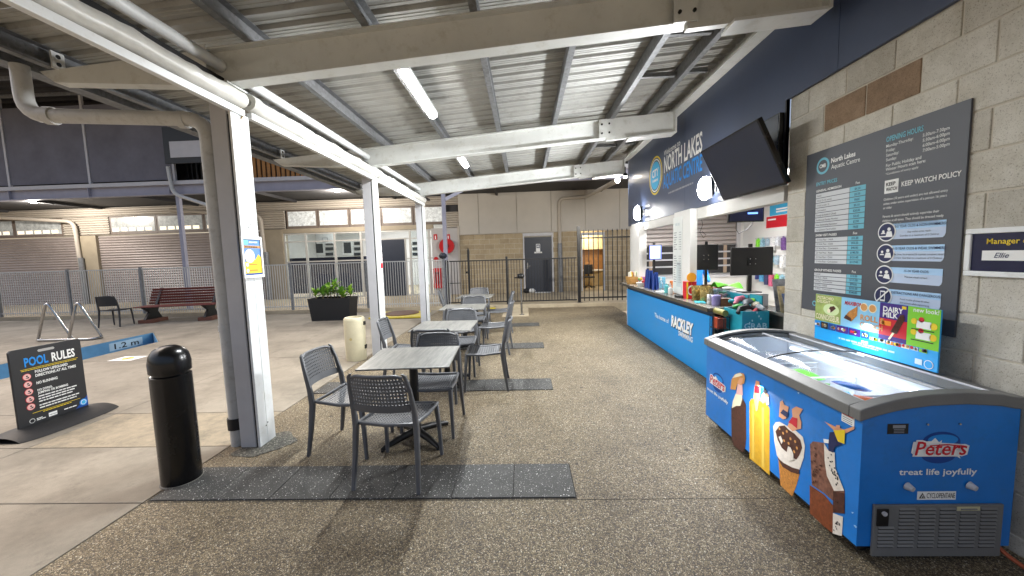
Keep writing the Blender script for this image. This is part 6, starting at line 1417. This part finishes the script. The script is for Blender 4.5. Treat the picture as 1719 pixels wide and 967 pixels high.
# hydrant post with a dark cap cloth
p = G(876, 529)
hp = thing('steel_post', 'slim steel post with a dark hat hung on top, in front of the fence', 'post', (p.x, p.y, .0125)); MB().tube([(0, 0, 0), (0, 0, .98)], .028, 12).build('tube', STEEL, hp, smooth=True); MB().lathe([(.07, 0), (.07, .008)], 14).build('flange', STEEL, hp)
ht = tag(MB().blob((0, 0, 0), .10, .09, .07, 14, 8, .12).blob((-.07, -.02, -.04), .12, .09, .02, 12, 6, .1).build('hat', BLACKP, smooth=True, loc=(p.x, p.y, 1.04)), 'dark hat hanging on the slim steel post', 'hat')
ht2 = tag(MB().blob((0, 0, 0), .12, .10, .09, 14, 8, .15).build('hat', NAVYP, smooth=True, loc=(FXS[-1]-.0, 11.36, 1.635)), 'dark hat hung on the end post of the mesh fence', 'hat')
# yellow pad with a round cover, and two tall grey posts
yp = thing('drain_pad', 'yellow painted pad with a round brown cover beside the third post', 'drain cover', (-3.4, 10.4, 0))
a, b = G(640, 531), G(706, 524); MB().box(-.80, .62, -.55, .55, .0, .05).build('pad', YELLOWP, yp, bevel=.03); MB().lathe([(.48, .051), (.48, .068), (.42, .074)], 30, (-.1, .1, 0)).build('cover', mat('rusty_cover', '#5b3d2c', .7, .2, .3, 12), yp)

# ================================================================== BALCONY storey
ba = thing('balcony', 'upper balcony with charcoal mesh screens on a lavender-grey steel beam', 'balcony', (-8, 12.2, 3.8))
EY = 12.2
pbox(ba, 'edge_beam', PURP, -24, 4.4, EY, EY+.02, 3.90, 4.18); pbox(ba, 'beam_flange', PURP, -24, 4.4, EY-.08, EY+.10, 3.87, 3.899); pbox(ba, 'deck_edge', LAV, -24, 4.4, EY-.10, EY+.12, 4.181, 4.30)
for k in range(11): x = -22.3+2.72*k; pbox(ba, 'stiffener', PURP, x-.01, x+.01, EY-.08, EY-.001, 3.9, 4.18)
pbox(ba, 'soffit', SOFF, -24, 4.4, EY+.13, BY+.3, 4.02, 4.08)
for k in range(7): x = -21+4.0*k; part(ba, MB().bar((x, EY+.13, 3.97), (x+.0, BY+.1, 3.97), .08, .1), 'joist', SOFF)
for (px, Yp) in ((309, EY), (748, 11.72)):
    x = PY(px, 420, Yp).x; pbox(ba, 'column', PURP, x-.055, x+.055, Yp-.055, Yp+.055, .1, 3.87)
part(ba, MB().bar((PY(748, 420, 11.72).x+.05, 11.72, 3.35), (PY(748, 420, 11.72).x+1.0, 12.1, 3.9), .07, .1), 'brace', PURP)
SPX = [-22.4, -19.6, -16.85, -14.1, -11.25]
for x in SPX: pbox(ba, 'screen_post', LAV, x-.035, x+.035, EY-.03, EY+.04, 4.301, 7.2)
for a, b in zip(SPX[:-1], SPX[1:]): pbox(ba, 'mesh_screen', SCREENM, a+.04, b-.04, EY-.005, EY+.005, 4.36, 6.80)
pbox(ba, 'back_wall', SOFF, -24, 4.4, BY, BY+.1, 4.3, 7.2); pbox(ba, 'upper_roof', SOFF, -26, 4.6, 9.8, BY+.4, 7.2, 7.3)
for k in range(14): pbox(ba, 'upper_purlin', GALV if k % 3 == 0 else SOFF, -26, 4.6, 9.9+.37*k, 9.96+.37*k, 7.10, 7.199)
rl_ = BX; 
for k in range(30):
    x = -11.1+.16*k; pbox(ba, 'baluster', BLACKP if x < -9.2 else WOODO, x, x+(.03 if x < -9.2 else .10), EY+.3, EY+.34, 4.301, 5.35)
pbox(ba, 'hand_rail', LAV, -11.2, -6.2, EY+.27, EY+.37, 5.351, 5.40)
hs = thing('wall_screen', 'black framed pale panel hanging at the end of the balcony screens', 'screen', (-10.3, 11.9, 4.9))
e, f, g_, h = rx(275, 350, 212, 274, 11.9)
part(hs, MB().box(e, f+.3, 11.88, 11.93, g_, h), 'frame', BLACKP); part(hs, MB().box(e+.2, f+.15, 11.872, 11.879, g_+.18, h-.45), 'face', LAV); part(hs, MB().bar(((e+f)/2, 11.95, g_+.3), ((e+f)/2, 12.2, g_+.3), .08, .08), 'bracket', BLACKP)
for i, (px, py) in enumerate(((57, 346), (566, 322))):
    p = PY(px, py, 13.2); t = thing('soffit_light', ['lit round downlight under the balcony above the roller shutters', 'lit round downlight under the balcony near the glazed hall'][i], 'light', (p.x, 13.2, 4.02))
    MB().lathe([(.11, -.03), (.13, -.001)], 18).build('rim', WHITE, t); MB().blob((0, 0, -.032), .085, .085, .04).build('bulb', emit('soffit_bulb', (1, .88, .68), 60), t, smooth=True)
    l = bpy.data.lights.new('soffit_lamp', 'POINT'); l.energy = 210; l.color = (1, .93, .84); l.shadow_soft_size = .1; lo = bpy.data.objects.new('soffit_lamp', l); col.objects.link(lo); lo.parent = t; lo.location = (0, 0, -.2)
for (px0, px1, yy, lb) in ((285, 345, 300, 'grey drain pipe elbowing along the balcony beam to its column'),):
    pa = PY(282, 280, EY-.2); pbp = PY(290, 325, EY-.2); pc = PY(350, 345, EY-.2)
    tag(MB().tube([pa]+bend(pa, pbp, pc, .25)+[pc], .055, 12).build('drain_pipe', PIPE, smooth=True), lb, 'pipe')
for (xc, lbl) in ((X_p1a+.22, 'beige drain pipe on the pier between the two roller shutters'), (X_p2a+.2, 'beige drain pipe on the pier beside the glazed hall')):
    t = thing('downpipe', lbl, 'downpipe', (xc, BY-.15, .1)); a_ = Vector((xc-3.4, BY-.5, 3.72)); b_ = Vector((xc-.1, BY-.15, 3.45)); c_ = Vector((xc, BY-.15, .1))
    part(t, MB().tube([a_]+bend(a_, b_, c_, .3)+[c_], .07, 12), 'pipe', BEIGE, smooth=True); part(t, MB().tube([(xc, BY-.15, .101), (xc, BY-.15, 2.0)], .09, 12), 'pipe_guard', GALV, smooth=True)

# ================================================================== more counter clutter
def small(nm, lbl, m, x, y, mk, z=CT, rz=0, group='small stock on the kiosk counter'):
    o = mk().build(nm, m, smooth=nm not in ('flyer_stack', 'snack_carton', 'card_reader'), loc=(x, y, z), bevel=.004 if nm in ('snack_carton', 'card_reader') else 0); o.rotation_euler = (0, 0, rz); return tag(o, lbl, {'flyer_stack': 'flyers', 'snack_carton': 'carton', 'card_reader': 'card reader', 'drink_can': 'can', 'pen_cup': 'cup', 'lolly_jar': 'jar'}[nm], group)
cc_ = [('white', '#d9dbd6'), ('red', '#b8322f'), ('green', '#4d8a46'), ('yellow', '#d9b93a'), ('purple', '#6b4a8c'), ('orange', '#d27a33'), ('brown', '#6d4a35'), ('sky blue', '#6fb2d2')]
for k, (x, y, i, w_, d_, h) in enumerate(((2.42, 7.80, 1, .10, .07, .16), (2.46, 7.58, 3, .09, .12, .12), (2.44, 7.34, 0, .14, .10, .18), (2.48, 6.98, 7, .12, .10, .20), (2.50, 6.44, 5, .10, .08, .17), (2.48, 5.46, 4, .10, .10, .15), (2.56, 4.98, 2, .09, .07, .13), (2.40, 4.60, 6, .12, .09, .09))):
    small('snack_carton', '%s carton of snacks standing on the counter top' % cc_[i][0], mat('carton_%d' % i, cc_[i][1], .4, 0, .35, 35), x, y, lambda: MB().box(-w_/2, w_/2, -d_/2, d_/2, 0, h), rz=rnd.uniform(-.5, .5))
for k, (x, y, c_) in enumerate(((2.30, 7.28, '#b02a2a'), (2.33, 7.18, '#2f6db3'), (2.36, 5.62, '#3f8f4f'), (2.29, 4.76, '#d8d8d8'))):
    small('drink_can', '%s drink can standing on the counter top' % ('red', 'blue', 'green', 'silver')[k], mat('can_%d' % k, c_, .25, .5, .3, 40), x, y, lambda: MB().lathe([(.026, 0), (.032, .008), (.032, .112), (.026, .122)], 16))
small('flyer_stack', 'stack of white flyers lying beside the price list', WALLW, 2.26, 6.30, lambda: MB().box(-.07, .07, -.10, .10, 0, .012), rz=.2)
small('flyer_stack', 'stack of teal flyers lying beside the clear tub', mat('flyer_teal', '#3aa5b3', .5, 0, .3, 20), 2.25, 4.93, lambda: MB().box(-.06, .06, -.09, .09, 0, .010), rz=-.3)
small('card_reader', 'black card reader lying by the red lolly display', BLACKP, 2.22, 5.48, lambda: MB().box(-.035, .035, -.08, .08, 0, .035), rz=.3)
small('pen_cup', 'dark pen cup by the till monitor', NAVYP, 2.46, 7.90, lambda: MB().lathe([(.035, 0), (.038, .10), (.034, .10), (.03, .02)], 14))
for k in range(5):
    o = pouch('%s foil packet hung in the row behind the counter top' % ('silver', 'crimson', 'teal', 'amber', 'lime')[k], mat('foil_%d' % k, ['#a6a9ad', '#9c2c3c', '#2c8c92', '#c98b2c', '#86b03a'][k], .28, .4, .45, 35), 2.50+.05*(k % 2), 5.0+.12*k, rnd.uniform(-.6, .6), .13, .17)

# ================================================================== loose cables in the kiosk
def cable(lbl, pts, r=.005):
    o = MB().tube(pts, r, 6).build('cable', BLACKP, smooth=True); return tag(o, lbl, 'cable', 'loose cables in the kiosk')
p = PY(1177, 366, 7.0); cable('black cable hanging down in front of the kiosk roller shutter', [p+Vector((0, 0, .3)), p, p+Vector((.03, 0, -.12)), p+Vector((-.02, 0, -.25)), p+Vector((.05, 0, -.36)), p+Vector((.09, 0, -.30)), p+Vector((.02, 0, -.24))])
p = PY(1236, 374, 5.7); cable('black cable looping under the small ceiling television', [p+Vector((.05, 0, .2)), p, p+Vector((0, 0, -.10)), p+Vector((.04, 0, -.16)), p+Vector((.16, 0, -.10)), p+Vector((.24, 0, .0))])
cable('black cable trailing across the raised counter shelf from the wide monitor', [Vector((2.74, 4.72, 1.07)), Vector((2.66, 4.8, 1.067)), Vector((2.64, 5.0, 1.067)), Vector((2.70, 5.1, 1.067))])
